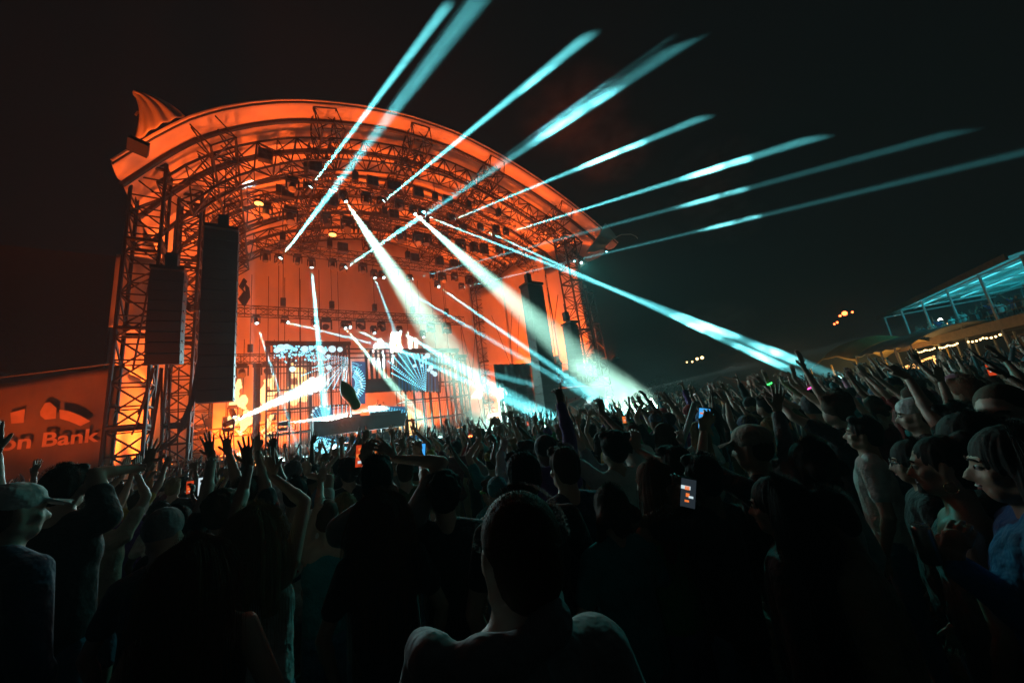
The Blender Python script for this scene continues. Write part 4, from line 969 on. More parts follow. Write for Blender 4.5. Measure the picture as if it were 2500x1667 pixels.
        if top == 'hoodie':
            for i in range(9):
                a = pi * (1.0 + i / 8) ; q = V((cos(a) * .125, -.015 + sin(a) * .095, 1.525 + .022 * abs(cos(a)) + .012 * (1 - abs(cos(a)))))
                a2 = pi * (1.0 + (i + 1) / 8); q2 = V((cos(a2) * .125, -.015 + sin(a2) * .095, 1.525 + .022 * abs(cos(a2)) + .012 * (1 - abs(cos(a2)))))
                if i < 8: shirt.cap(q, q2, .034 + .012 * sin(i * 2.4), .034 + .012 * sin(i * 2.4 + 2.4), 1, None, 8)
            shirt.cap((0, -.10, 1.44), (0, -.125, 1.30), .085, .05, .6, V((1, 0, 0)), 12); [shirt.cap((e_ * .125, .0, 1.50), (e_ * .06, .085, 1.40), .042, .03, 1, None, 8) for e_ in (-1, 1)]; [shirt.cap((e_ * x_, -.07 - x_ * .1, 1.47 - x_ * .3), (e_ * (x_ + .03), -.115, 1.33), .016, .012, 1, None, 8) for e_ in (-1, 1) for x_ in (.03, .08, .12)]
        if top == 'jacket': shirt.cap((-.09, -.03, 1.49), (.09, -.03, 1.49), .04, .04, 1, None, 8)
    pants = MB(); pants.cap((0, -.005, .98), (0, -.005, .92), .155 * g, .165 * g, .76, V((1, 0, 0)), 14)
    for sd in (-1, 1):
        st = P.get('stance', .02); lk = P.get('shorts', False)
        pants.cap((sd * .085, 0, .89), (sd * (.095 + st), .015, .49), .092 * g, .068, 1, None, n)
        if not lk: pants.cap((sd * (.095 + st), .015, .49), (sd * (.095 + st * 1.5), -.012, .10), .066, .056, 1, None, n)
    # hair
    hair = MB(); h = P.get('hair', 'short'); hat = MB()
    if h in ('short', 'curly', 'long', 'bun', 'bob', 'buzz'):
        e = {'short': .010, 'buzz': .003, 'curly': .022, 'long': .014, 'bob': .016, 'bun': .006}[h]
        hair.ell(H(0, -.020, 1.672), .076 + e, .090 + e, .086 + e, RH, 18, 12); hair.ell(H(0, -.048, 1.63), .068 + e * .8, .056 + e, .085, RH)
        if h in ('short', 'curly'): hair.cap(H(-.03, .045, 1.735), H(.035, .04, 1.737), .03 + e, .03 + e, .8, None, 8)
        if h == 'bun': hair.ell(H(0, -.09, 1.735), .045, .045, .045, RH)
        if h in ('long', 'bob'):
            zl = 1.15 if h == 'long' else 1.46
            for x in (-.055, 0, .055): hair.cap(H(x, -.055, 1.64), (x * 1.5 + hd.x, -.085 + hd.y, zl + .1 + abs(x)), .052, .05, .8, V((1, 0, 0)), 8)
            for e_ in (-1, 1): hair.cap(H(e_ * .070, -.01, 1.66), V((e_ * .092, .0 if h == 'bob' else -.01, 1.44)) + hd, .032, .036, .8, None, 8)
        if h == 'curly':
            r_ = random.Random(4)
            for _ in range(70):
                a = r_.uniform(0, 6.28); b = r_.uniform(-.2, 1.5); hair.ell(H(cos(a) * cos(b) * .095, -.02 + sin(a) * cos(b) * .108 * (1 if sin(a) < 0 else .75), 1.672 + sin(b) * .105), .022, .022, .022, None, 6, 4)
    if h in ('cap', 'backcap', 'bandana', 'beanie', 'buckethat'):
        if h != 'beanie': hair.ell(H(0, -.040, 1.645), .080, .075, .09, RH, 14, 8)
        z0 = 1.690; hat.ell(H(0, -.014, z0 + .004), .087, .106, .080 if h != 'beanie' else .1, RH, 18, 10)
        s_ = 1 if h == 'cap' else -1
        if h in ('cap', 'backcap'): hat.cap(H(-.035, s_ * .085, z0 - .012), H(-.03, s_ * .135, z0 - .036), .04, .035, .14, RH @ V((1, 0, 0)), 10); hat.cap(H(.035, s_ * .085, z0 - .012), H(.03, s_ * .135, z0 - .036), .04, .035, .14, RH @ V((1, 0, 0)), 10); hat.cap(H(0, s_ * .08, z0 - .01), H(0, s_ * .145, z0 - .026), .045, .04, .14, RH @ V((1, 0, 0)), 10)
        if h == 'bandana': hat.cap(H(0, -.1, z0 - .03), H(.01, -.15, z0 - .10), .02, .012, .5, None, 8)
        if h == 'buckethat': hat.cap(H(0, -.014, z0 - .005), H(0, -.014, z0 - .03), .105, .125, 1, V((1, 0, 0)), 14)
    if not fast:
        out['body'] = [fuse(body, vox, 2, deci), fuse(hands, hvox or .0042, 1, deci)]
    else:
        hm = bpy.data.meshes.new('h'); hm.from_pydata(hands.v, [], hands.f); out['body'] = [fuse(body, vox, 1, deci), hm]
    if top != 'none': out['shirt'] = fuse(shirt, vox * 1.1, 3 if fast else 7, deci)
    out['trousers'] = fuse(pants, vox * 1.3, 2, deci)
    if hair.v:
        out['hair'] = hm_ = fuse(hair, vox * .8, 1 if h == 'curly' else 2, deci); nr = [v.normal.copy() for v in hm_.vertices]; amp = {'buzz': .0015, 'short': .006, 'curly': .006}.get(h, .007)
        for v, n_ in zip(hm_.vertices, nr):
            q = v.co; an = math.atan2(q.x, q.y + .02); v.co = q + n_ * amp * (noise.noise(V((cos(an) * 7, sin(an) * 7, q.z * 5))) * .7 + noise.noise(V((cos(an) * 19, sin(an) * 19, q.z * 7))) * .8)
    if hat.v: out['hat'] = fuse(hat, vox * .7, 1, deci)
    out['H'] = H; out['arms'] = shd; out['RH'] = RH; return out
def assemble(meshes, skin, hairc, topc, legc, hatc):
    """returns the root object of a person made of the figure's meshes"""
    root = link('person', join(meshes['body'], 'person', skin))
    for k, m_ in (('shirt', topc), ('trousers', legc), ('hair', hairc), ('hat', hatc)):
        if k in meshes:
            me = meshes[k]; me.materials.clear(); me.materials.append(m_); me.name = k; link(k, me, root)
    return root
STAGE_C = W(10.5, -5, 0)
def facing(p, extra=0):
    v = STAGE_C - V(p); return math.atan2(-v.x, v.y) + extra
def strands(root, H, n, ln, seed, mt, spread=.1, flow=(0, -.02, 0), r=.0011, side=None, down=None, wind=0, raw=False):
    """loose single hairs over the mass of the hair"""
    rn = random.Random(seed); mb = MB()
    for _ in range(n):
        a = rn.uniform(-.15, pi + .15) + pi; b = rn.uniform(.0, 1.45)
        if side is not None and rn.random() < .5: a = side + rn.uniform(-.5, .5)
        p = H(cos(a) * cos(b) * .092, -.02 + sin(a) * cos(b) * .106, 1.672 + sin(b) * .100); pts = [p]; q = p.copy()
        out_ = (p - H(0, -.02, 1.66)).normalized(); l = ln * rn.uniform(.6, 1.1); m = 6 if ln > .1 else 2; sg = l / m; jit = V((rn.uniform(-1, 1), rn.uniform(-1, 1), 0)) * spread
        for i in range(m):
            u = i / m; dv = (V((0, 0, -1)) + out_ * (out_.z * max(0, 1 - 2.2 * u) + -.06 * (1 - u))) * 1.0 + jit * (.15 + u * .5) + V((out_.x, out_.y, 0)) * wind * u if ln > .1 else out_ + V((rn.uniform(-.7, .7), rn.uniform(-.7, .7), rn.uniform(-.5, .5)))
            q = q + dv.normalized() * sg; pts.append(q.copy())
        k = len(mb.v); m_ = len(pts); w = out_.cross(Z).normalized() if out_.cross(Z).length > .1 else V((1, 0, 0))
        for i, pp in enumerate(pts):
            rr_ = r * (1 - .6 * i / m_); mb.v += [tuple(pp - w * rr_), tuple(pp + w * rr_), tuple(pp + out_ * rr_)]
        for i in range(m_ - 1):
            for j in range(3): mb.f.append((k + 3 * i + j, k + 3 * i + (j + 1) % 3, k + 3 * i + 3 + (j + 1) % 3, k + 3 * i + 3 + j))
    if raw: return mb
    me = mb.mesh('loose_hair', mt); o = link('loose_hair', me, root); o['kind'] = 'stuff'; return o
def world_to_local(p, base, yaw, k):
    return (Matrix.Rotation(-yaw, 3, 'Z') @ (V(p) - V(base))) / k
PEOPLE = []
DOWN_ = {-1: ((-.24, .06, .88), 'relax', (0, .25, -1), None, (1, 0, 0)), 1: ((.24, .06, .88), 'relax', (0, .25, -1), None, (-1, 0, 0))}
def hero(label, top_px, dist, arms=None, yaw=0, k=None, skin=0, hair='short', hairc='brown', top='tee', topc='black', legc='denim', hatc='black', fuzz=0, long_=0, dx=0, turn=0, nod=0, vox=.013, **kw):
    """top_px: where the crown of the head shows in the photograph; dist: how far away the person stands"""
    c = at(*top_px, dist); hh = c.z; k = k or hh / (1.765 if hair not in ('cap', 'beanie', 'bandana', 'backcap', 'curly') else 1.78); base = V((c.x, c.y, 0)); yw = facing(base, yaw)
    PEOPLE.append((c.x, c.y))
    A = {}
    arms = arms or {}
    for key, sd in (('L', -1), ('R', 1)):
        if key in arms:
            a = arms[key]; px, off, gst = a[0], a[1], a[2]; tgt = world_to_local(at(*px, dist + off), base, yw, k)
            tip = world_to_local(at(*a[3], dist + off + (a[5] if len(a) > 5 else 0)), base, yw, k) - tgt if len(a) > 3 and a[3] else None
            pn = (Matrix.Rotation(-yw, 3, 'Z') @ (Rt * a[4][0] + Up * a[4][1] - Fw * a[4][2])) if len(a) > 4 and a[4] else None
            pole = None
            if len(a) > 6 and a[6]: pole = world_to_local(at(*a[6], dist + off * .5), base, yw, k) - V((sd * .18, 0, 1.4))
            A[key] = (tgt, gst, tip, pole, pn)
        else: A[key] = DOWN_[sd]
    P = dict(arms=A, hair=hair, top=top, turn=turn, nod=nod, **kw)
    fg = figure(P, vox)
    r = assemble(fg, SKINS[skin], HAIRM[hairc], CLOTH[topc], CLOTH[legc], CLOTH[hatc])
    if hair in ('short', 'curly', 'bob', 'long', 'buzz'): strands(r, fg['H'], fuzz or 900, .007 if hair == 'buzz' else .024, 5, HAIRM[hairc], r=.0005 if hair == 'buzz' else .0008)
    if hair in ('long', 'bob') and vox < .0125: strands(r, fg['H'], 900, .16, 8, HAIRM[hairc], .16, r=.0009)
    if long_: strands(r, fg['H'], long_, kw.get('hl', .55), 6, HAIRM[hairc], .09, r=.0012, wind=.01)
    r.location = base; r.rotation_euler = (0, 0, yw); r.scale = (k,) * 3
    tag(r, label, 'person', None)
    r.data.name = 'person'
    fg['root'] = r; fg['k'] = k; fg['yw'] = yw; fg['base'] = base
    fg['world'] = lambda p: base + Matrix.Rotation(yw, 3, 'Z') @ (V(p) * k)
    return fg
# ---------------------------------------------------------------- the people close to the camera
FACE_ = (0, 0, -1)     # palm turned away from the camera, to the stage
def ph(screen_m, P, up, nrm, label, w=.072, h=.148, colour=None, held='phone'):
    """a phone: case, screen, and what the screen shows"""
    P = V(P); up = V(up).normalized(); nrm = (V(nrm) - up * V(nrm).dot(up)).normalized(); rt = up.cross(nrm)
    t = thing('phone', label, 'phone', P - up * h / 2, 'phones held up in the crowd')
    part(t, 'case', MB().box(P, w, .009, h, rt, nrm, up), M['phone'])
    if screen_m:
        s = part(t, 'screen', MB().box(P + nrm * .0062, w * .9, .002, h * .92, rt, nrm, up), SCREENS[screen_m])
        for i in range(5):
            a = random.Random(i + int(P.x * 100)); q = P + nrm * .0085 + up * a.uniform(-.35, .3) * h + rt * a.uniform(-.2, .2) * w
            part(s, 'picture_patch', MB().box(q, w * a.uniform(.2, .6), .001, h * a.uniform(.04, .14), rt, nrm, up), SCREENS['white' if i % 2 else 'orange'])
    return t
SCREENS = dict(red=glow('screen_red', (.55, .05, .012), 1.0), white=glow('screen_white', (.6, .75, .8), 1.0), blue=glow('screen_blue', (.05, .35, .8), 1.2), orange=glow('screen_orange', (.9, .2, .04), 1.0), dark=glow('screen_dark', (.05, .07, .09), .35))

c1 = hero('man with cropped hair seen from behind in the middle foreground, pale hoodie over his shoulders', (1160, 1209), .80, lean=(.078, 0, 0), hair='buzz', hairc='brown', top='hoodie', topc='grey', fuzz=2600, vox=.010, yaw=.10, girth=1.12)
c2 = hero('long-haired woman with auburn rim-lit hair at the lower left, bare shoulder', (487, 1305), 1.95, hair='long', hairc='auburn', top='tank', topc='black', fem=True, long_=700, vox=.011)
c3 = hero('tall man in a pale baseball cap and dark collar at the left edge', (45, 1172), 3.1, hair='cap', hatc='white', top='jacket', topc='navy', yaw=-.55, turn=0, vox=.011)
c4 = hero('big man in black raising his right arm, fingers spread, in front of the banner', (166, 1136), 4.0, arms=dict(R=((352, 1140), .2, 'spread', (368, 1085), FACE_, 0, (300, 1190))), hair='short', hairc='black', top='tee', topc='black', fuzz=700, girth=1.15)
c5 = hero('person with a shaven head under a light knitted cap, left of the dark long-haired woman', (405, 1242), 2.9, hair='beanie', hatc='grey', top='tee', topc='charcoal', fem=True)
c6 = hero('woman with straight long hair and both bare arms raised, pale strap top', (628, 1228), 2.35, arms=dict(L=((608, 1140), .25, 'spread', (600, 1085), FACE_, 0, (578, 1215)), R=((668, 1165), .25, 'open', (655, 1110), FACE_, 0, (700, 1260))), hair='long', hairc='blond', top='tank', topc='white', fem=True, long_=600, vox=.012)
c7 = hero('man in a white sports jersey with a round blue C emblem on his back', (722, 1165), 3.5, arms=dict(R=((752, 1160), .3, 'peace', (745, 1125), FACE_, 0, (775, 1195))), hair='short', hairc='black', top='jersey', topc='white', vox=.014, girth=1.1)
c8 = hero('bald woman with a stud earring and one arm raised, in a pale low-backed top', (797, 1216), 2.9, arms=dict(L=((783, 1180), .15, 'claw', (788, 1160), FACE_, 0, (765, 1240))), hair='buzz', hairc='brown', top='tank', topc='teal', fem=True, vox=.012)
c9 = hero('woman with very long copper-edged wavy hair in the left middle foreground', (925, 1194), 2.15, hair='long', hairc='auburn', top='tee', topc='black', fem=True, long_=1100, vox=.011, hl=.6)
c10 = hero('tall man in a grey T-shirt filming with a phone, other arm bent up', (918, 1115), 2.3, arms=dict(L=((902, 1140), .15, 'grip', (900, 1118), FACE_, 0, (925, 1175)), R=((968, 1120), .15, 'claw', (945, 1098), (-.5, -.5, -.5), 0, (1022, 1190))), hair='short', hairc='black', top='tee', topc='grey', vox=.012, girth=1.05)
c11 = hero('man with tousled dark hair in a black top, right of the tall man filming', (1078, 1150), 2.3, hair='curly', hairc='black', top='tee', topc='black', arms=dict(L=((1030, 1128), .3, 'grip', (1022, 1105), FACE_, 0, (1035, 1180))), fuzz=500)
c12 = hero('broad man with short thick hair standing just behind the hoodie man, black T-shirt', (1268, 1102), 1.95, hair='short', hairc='black', top='tee', topc='black', fuzz=700, girth=1.12, vox=.012)
c13 = hero('man with longish brown hair and a dark navy T-shirt, right of the broad man', (1368, 1090), 2.3, hair='short', hairc='brown', top='tee', topc='navy', fuzz=600, girth=1.08, vox=.012, yaw=.12)
c14 = hero('person in a pale puffer sleeve reaching up between the two dark-haired men', (1210, 1165), 2.9, arms=dict(R=((1222, 1105), .2, 'open', (1242, 1060), (-.6, 0, -.6), 0, (1212, 1150))), hair='beanie', hatc='teal', top='jacket', topc='white')
c15 = hero('man in green glasses and a teal sports shirt turned sideways', (1192, 1172), 3.6, hair='short', hairc='brown', top='jersey', topc='teal', yaw=.6)
c16 = hero('woman with reddish long hair and a bright green strap, right of the black T-shirt men', (1580, 1126), 2.2, hair='long', hairc='auburn', top='tank', topc='green', fem=True, long_=400, yaw=.25, skin=1)
c17 = hero('man in side view with short dark hair and a visible ear, beside the white tube', (1638, 1088), 2.5, hair='short', hairc='black', top='tee', topc='charcoal', yaw=.25, fuzz=700, arms=dict(L=((1560, 1100), .25, 'grip', (1558, 1075), FACE_, 0, (1590, 1150))))
c18 = hero('man in a beige cap turned to the stage, large ear showing', (1818, 1032), 2.5, hair='cap', hatc='beige', hairc='brown', top='tee', topc='black', yaw=.3, skin=1, arms=dict(L=((1718, 1058), .2, 'grip', (1735, 1015), (.3, 0, -1), 0, (1690, 1130))))
c19 = hero('long dark-haired woman in profile with small earrings, in the right foreground', (1872, 1165), 1.9, hair='long', hairc='black', top='long', topc='black', fem=True, long_=600, yaw=.45, vox=.010)
c20 = hero('person in a grey long sleeve with one arm stretched straight up', (1960, 1075), 2.4, arms=dict(L=((1900, 1010), .2, 'open', (1902, 968), FACE_, 0, (1918, 1110))), hair='bob', hairc='black', top='long', topc='grey', fem=True)
c21 = hero('bearded man in sunglasses and an open khaki jacket, facing down to the left', (2022, 1192), 1.95, hair='short', hairc='black', top='jacket', topc='khaki', yaw=.5, nod=.35, skin=2, vox=.011)
c22 = hero('youth in a white T-shirt looking up in profile, face lit by the stage', (2085, 1018), 3.6, hair='short', hairc='black', top='tee', topc='white', yaw=.35, nod=-.15, vox=.011, skin=1)
c23 = hero('smiling man in a pale knotted bandana seen in profile', (2216, 968), 4.0, hair='bandana', hatc='white', hairc='brown', top='tee', topc='black', yaw=.35, vox=.011)
c24 = hero('woman in a grey ribbed tank top with hoop earrings and hair tied tight, right foreground', (2272, 1062), 2.25, hair='bun', hairc='black', top='tank', topc='grey', fem=True, yaw=.30, vox=.010, skin=1)
c25 = hero('laughing dark-haired woman in a blue denim jacket holding a can, far right foreground', (2432, 1042), 2.0, hair='long', hairc='black', top='jacket', topc='blue', fem=True, yaw=.42, vox=.009, arms=dict(L=((2335, 1380), -.1, 'grip', (2345, 1340), (.9, 0, -.4), 0, (2330, 1480))), long_=160, hl=.45, skin=1)
c26 = hero('bald man peering over the dark-haired woman, at the right edge', (2425, 935), 2.7, hair='buzz', hairc='brown', top='tee', topc='black', yaw=1.3, nod=.12, vox=.009, turn=.1)
c27 = hero('woman in dark glasses just left of the tank top woman', (2210, 1075), 2.9, hair='bob', hairc='black', top='long', topc='black', fem=True, yaw=.4, skin=1)
c28 = hero('person with a curly mop of hair clapping, between the beige cap and the raised sleeve', (1905, 1120), 3.2, hair='curly', hairc='black', top='tee', topc='black', skin=2, yaw=.2)
c29 = hero('man with a studded bracelet bending his arm at the middle right', (1700, 1110), 2.2, hair='short', hairc='black', top='tee', topc='black', skin=2, arms=dict(L=((1640, 1235), -.15, 'grip', (1650, 1205), FACE_, 0, (1625, 1370))), yaw=.15)
c30 = hero('pointing person in a black sleeve, arm stretched high left of the bandana man', (2310, 985), 3.6, arms=dict(L=((2205, 905), .1, 'point', (2178, 885), (0, -.5, -1), 0, (2245, 985))), hair='short', hairc='black', top='tee', topc='black', yaw=.2)
c31 = hero('person with a blue patterned sleeve raising one hand near the terrace lights', (2345, 985), 4.2, arms=dict(L=((2300, 935), .1, 'open', (2290, 900), FACE_, 0, (2325, 1000))), hair='short', hairc='brown', top='jersey', topc='blue', yaw=.2)
c32 = hero('person at the left edge behind the cap man, one bare arm straight up', (-150, 1235), 3.8, arms=dict(R=((0, 1062), .1, 'flat', (0, 990), FACE_, 0, (8, 1150))), hair='short', hairc='black', top='tee', topc='black')
c33 = hero('woman with half-up blond hair clutching a phone low, between two dark backs', (1480, 1185), 2.0, hair='bob', hairc='brown', top='jersey', topc='teal', fem=True, yaw=-.1)
c34 = hero('tall person throwing both hands up right of the tall speaker array', (600, 1175), 3.6, arms=dict(L=((560, 1110), .2, 'spread', (553, 1065), FACE_, 0, (572, 1165)), R=((630, 1105), .2, 'horns', (622, 1062), FACE_, 0, (640, 1165))), hair='short', hairc='brown', top='tee', topc='charcoal', k=1.02)
c35 = hero('woman with smooth pale hair bun close behind the bald woman', (842, 1206), 3.1, hair='bob', hairc='blond', top='tank', topc='pink', fem=True)
c36 = hero('person in a green hood right of the grey T-shirt man', (1052, 1200), 3.3, hair='beanie', hatc='black', top='tee', topc='green')
c37 = hero('person with raised hands whose white tube is held over the crowd', (1668, 1120), 3.6, arms=dict(L=((1668, 1055), .2, 'grip', (1662, 1030), FACE_, 0, (1668, 1110))), hair='backcap', hatc='white', top='tee', topc='black', yaw=.1)
c38 = hero('curly-haired man right of the shorter speaker array, hands up', (545, 1195), 3.2, hair='curly', hairc='brown', top='tee', topc='black', arms=dict(L=((518, 1120), .2, 'spread', (508, 1080), FACE_, 0, (515, 1180))))
c39 = hero('man at the lower right of the bandana man with long dark hair', (2335, 1010), 2.6, hair='bob', hairc='black', top='tee', topc='black', yaw=.2, skin=2)

# details on the close people
def on(fg, name, mb, mt, smooth=True):
    q = link(name, mb.mesh(name, mt, smooth=smooth), fg['root']); return q
def eyes(fg, white=True):
    H = fg['H']
    for e in (-1, 1):
        on(fg, 'eye', MB().ell(H(e * .030, .074, 1.640), .0125, .012, .0105, nu=10, nv=7), EYEW)
        on(fg, 'iris', MB().ell(H(e * .030 - .001, .0845, 1.640), .0068, .0035, .0068, nu=8, nv=5), EYED)
        on(fg, 'eyebrow', MB().poly([H(e * .014, .092, 1.662), H(e * .030, .090, 1.668), H(e * .050, .074, 1.661)], .0035, 6), HAIRM['black'])
    on(fg, 'lips', MB().poly([H(-.024, .074, 1.578), H(-.008, .0875, 1.581), H(.008, .0875, 1.581), H(.024, .074, 1.578)], .0055, 6).poly([H(-.020, .075, 1.572), H(0, .087, 1.567), H(.020, .075, 1.572)], .006, 6), LIP)
EYEW = mat('eye_white', (.6, .58, .55), .2); EYED = mat('eye_dark', (.02, .012, .01), .15); LIP = mat('lips', (.40, .12, .11), .4); TEETH = mat('teeth', (.75, .72, .66), .3); GOLD = mat('gold_earring', (.7, .5, .2), .25, .9); SILV = mat('silver', (.6, .6, .6), .2, .9)
for fg in (c19, c21, c22, c23, c24, c25, c26, c27, c18, c17): eyes(fg)
on(c25, 'teeth', MB().poly([c25['H'](-.015, .083, 1.576), c25['H'](0, .0925, 1.576), c25['H'](.015, .083, 1.576)], .0045, 6), TEETH)
for fg, r in ((c24, .020), (c19, .008), (c8, .006), (c27, .012)):
    H = fg['H']
    for e in (-1, 1): on(fg, 'earring', MB().poly([H(e * .080 + 0, -.006 + r * sin(a * pi / 6), 1.588 - r + r * cos(a * pi / 6)) for a in range(13)], .0018, 5), GOLD if fg is c24 else SILV)
def glasses_(fg, mt, fr=.0028):
    H = fg['H']; mb = MB()
    for e in (-1, 1): mb.poly([H(e * .031 + .023 * cos(a * pi / 6), .098 - abs(cos(a * pi / 6)) * .004, 1.640 + .016 * sin(a * pi / 6)) for a in range(13)], fr, 5); mb.poly([H(e * .053, .095, 1.645), H(e * .074, .06, 1.648), H(e * .080, -.01, 1.645)], fr, 5)
    mb.tube(H(-.009, .1, 1.643), H(.009, .1, 1.643), fr, 5); return on(fg, 'glasses', mb, mt)
glasses_(c21, M['fixture'], .004); glasses_(c27, M['fixture'], .003); glasses_(c15, mat('green_plastic', (.02, .6, .08), .4), .006)
H = c21['H']
for e in (-1, 1): on(c21, 'dark_lens', MB().ell(H(e * .031, .097, 1.640), .022, .003, .015, nu=12, nv=6), M['phone'])
on(c21, 'beard', MB().ell(H(0, .058, 1.545), .05, .04, .028).ell(H(0, .092, 1.590), .022, .008, .004), HAIRM['black'])
# studded bracelets, bracelet beads
for fg, key, rows in ((c29, 'L', 5), (c4, 'R', 1), (c38, 'L', 1), (c24, 'R', 1)):
    S, E_, Wt = fg['arms'][key]; u = (E_ - Wt).normalized(); a_ = u.orthogonal().normalized(); b_ = u.cross(a_)
    for r_ in range(rows):
        for j in range(10):
            p = Wt + u * (.02 + .014 * r_) + (a_ * cos(j * .628) + b_ * sin(j * .628)) * .032
            if r_ % 2 == 0 or j % 2: on(fg, 'bracelet_bead', MB().ell(p, .0052, .0052, .0052, nu=6, nv=4), SILV)
# jersey print
H = c7['H']; back = lambda x, z, y=-.145: V((x, y, z))
def ring(cx, cz, r0, r1, a0, a1, y=-.150, n=24):
    mb = MB(); vs = []
    for i in range(n + 1):
        a = rad(a0 + (a1 - a0) * i / n)
        for r in (r0, r1):
            x = cx + r * cos(a); vs.append((x, y + abs(x) ** 2 * 1.6, cz + r * sin(a)))
    fs = [(2 * i, 2 * i + 1, 2 * i + 3, 2 * i + 2) for i in range(n)]; mb.add(vs, fs); return mb
DB = mat('print_blue', (.01, .035, .13), .7); DR = mat('print_red', (.30, .02, .03), .7); WH = mat('print_white', (.66, .66, .64), .7)
for nm, mb, m_ in (('emblem_ring', ring(0, 1.17, .098, .125, 0, 360), DB), ('emblem_letter', ring(0, 1.17, .042, .078, 42, 318, -.1515), DR), ('emblem_rim', ring(0, 1.17, .125, .131, 0, 360, -.151), WH), ('emblem_rim', ring(0, 1.17, .092, .098, 0, 360, -.151), WH)):
    on(c7, nm, mb, m_, False)
for m_ in letters('KNAPP', .085, (-.155, -.152, 1.345), V((1, 0, 0)), Z, V((0, -1, 0)), .001, .002) + letters('11', .075, (-.03, -.153, 1.142), V((1, 0, 0)), Z, V((0, -1, 0)), .001, .003): on(c7, 'letter', m_, DB, False)
# jacket panel lettering scribble and white piping
on(c25, 'pink_nail', MB().ell(c25['arms']['L'][2], .004, .004, .004), LIP) if False else None

# things held or thrown
def holdpt(fg, key, up=.07): S, E_, Wt = fg['arms'][key]; p = fg['world'](Wt); d = (p - fg['world'](E_)).normalized(); return p + d * up * fg['k'], d
def phone_at(fg, key, scr, label, lift=.11, **kw_):
    p, d = holdpt(fg, key, lift); return ph(scr, p - (EYE - p).normalized() * .015 + Z * .015, Up + Rt * .05, (EYE - p), label, **kw_)
phone_at(c10, 'L', 'red', 'phone with a red stage picture held up by the man in the grey T-shirt')
phone_at(c17, 'L', None, 'dark phone seen from behind in a raised hand right of the orange parasol')
phone_at(c18, 'L', 'blue', 'phone with a bright blue and orange picture held high left of the beige cap')
phone_at(c29, 'L', 'dark', 'phone held low with a small green and orange picture, above a studded bracelet')
phone_at(c11, 'L', 'blue', 'phone with a blue picture half hidden behind curled fingers')
p, d = holdpt(c37, 'L', .08); dd = (Up * 1.0 + Rt * .32).normalized()
t = thing('foam_tube', 'white glowing foam tube held up over the crowd', 'foam stick', p - dd * .12); part(t, 'tube', MB().tube(p - dd * .16, p + dd * .34, .026, 14), M['tube'], True); part(t, 'end_cap', MB().tube(p + dd * .34, p + dd * .346, .0262, 14), M['white'])
p, d = holdpt(c25, 'L', .085)
t = thing('drink_can', 'opened aluminium can held by the laughing woman', 'can', p - Z * .06); part(t, 'body', MB().poly([p - Z * .06, p - Z * .052, p + Z * .045, p + Z * .058], .03, 18, [.022, .026, .026, .022]), M['can'], True); part(t, 'lid', MB().tube(p + Z * .058, p + Z * .061, .0222, 16), SILV); part(t, 'pull_tab', MB().box(p + Z * .066, .012, .022, .003), SILV)
# green inflatable pickle in the air
P0 = at(852, 962, 13.5); ax_ = (Up * .83 - Rt * .45).normalized(); sdv = ax_.cross(Fw).normalized()
mb = MB(); k = 13.5 / 880 * .92
pts = [(38, 0), (34, 3), (28, 8), (18, 13), (6, 16), (-6, 15), (-16, 12), (-26, 12), (-34, 12), (-40, 8), (-42, 3)]
mb.poly([P0 + ax_ * a * k + sdv * (0 if a > 0 else a * .05 * k) for a, r in pts], .1, 20, [max(.3, r) * k for a, r in pts])
t = thing('inflatable_balloon', 'dark green pickle-shaped balloon tumbling in front of the light cages', 'balloon', P0); part(t, 'skin', mb, M['green'], True)
part(t, 'valve', MB().tube(P0 + ax_ * 38 * k, P0 + ax_ * 41 * k, .02, 8), M['green'])
# ---------------------------------------------------------------- the crowd
def armset(kind, r):
    u = r.uniform
    up = lambda sd, g='open': ((sd * u(.10, .38), u(.02, .32), u(1.88, 2.05)), g, (sd * u(-.2, .3), u(0, .5), 1), None, (0, 1, .1))
    fwd = lambda sd, g='point': ((sd * u(.0, .2), u(.36, .48), u(1.6, 1.86)), g, (0, .7, .8), None, (0, .5, -1))
    return dict(both=lambda: (up(-1, 'spread'), up(1, 'open')), left=lambda: (up(-1, r.choice(('open', 'fist', 'horns', 'point'))), DOWN_[1]), right=lambda: (DOWN_[-1], up(1, r.choice(('open', 'point', 'peace', 'claw')))),
                clap=lambda: (((-.07, .22, 1.92), 'flat', (.1, .1, 1), (-1, 0, -.2), (1, 0, 0)), ((.07, .22, 1.92), 'flat', (-.1, .1, 1), (1, 0, -.2), (-1, 0, 0))),
                phone=lambda: (DOWN_[-1], ((.06, .40, 1.76), 'grip', (0, .1, 1), (1, -.2, -.6), (-1, .2, 0))), heart=lambda: (((-.09, .16, 1.95), 'claw', (.7, .1, .6), (-1, 0, .1), (0, 1, 0)), ((.09, .16, 1.95), 'claw', (-.7, .1, .6), (1, 0, .1), (0, 1, 0))),
                down=lambda: (DOWN_[-1], DOWN_[1]), pump=lambda: (fwd(-1, 'fist'), up(1, 'fist')), reach=lambda: (fwd(-1, 'open'), fwd(1, 'point')))[kind]()
POSE_TXT = dict(both='with both arms thrown up', left='with the left arm raised', right='with the right arm raised', clap='clapping overhead', phone='holding one hand out in front', heart='making a heart with both hands', down='with arms down', pump='pumping a fist', reach='reaching towards the stage')
HAIR_TXT = dict(short='short {}', long='long {}', bob='shoulder-length {}', curly='curly {}', bun='tied-up {}', cap='cap', backcap='backwards cap', beanie='knitted cap', buzz='cropped {}', buckethat='bucket hat')
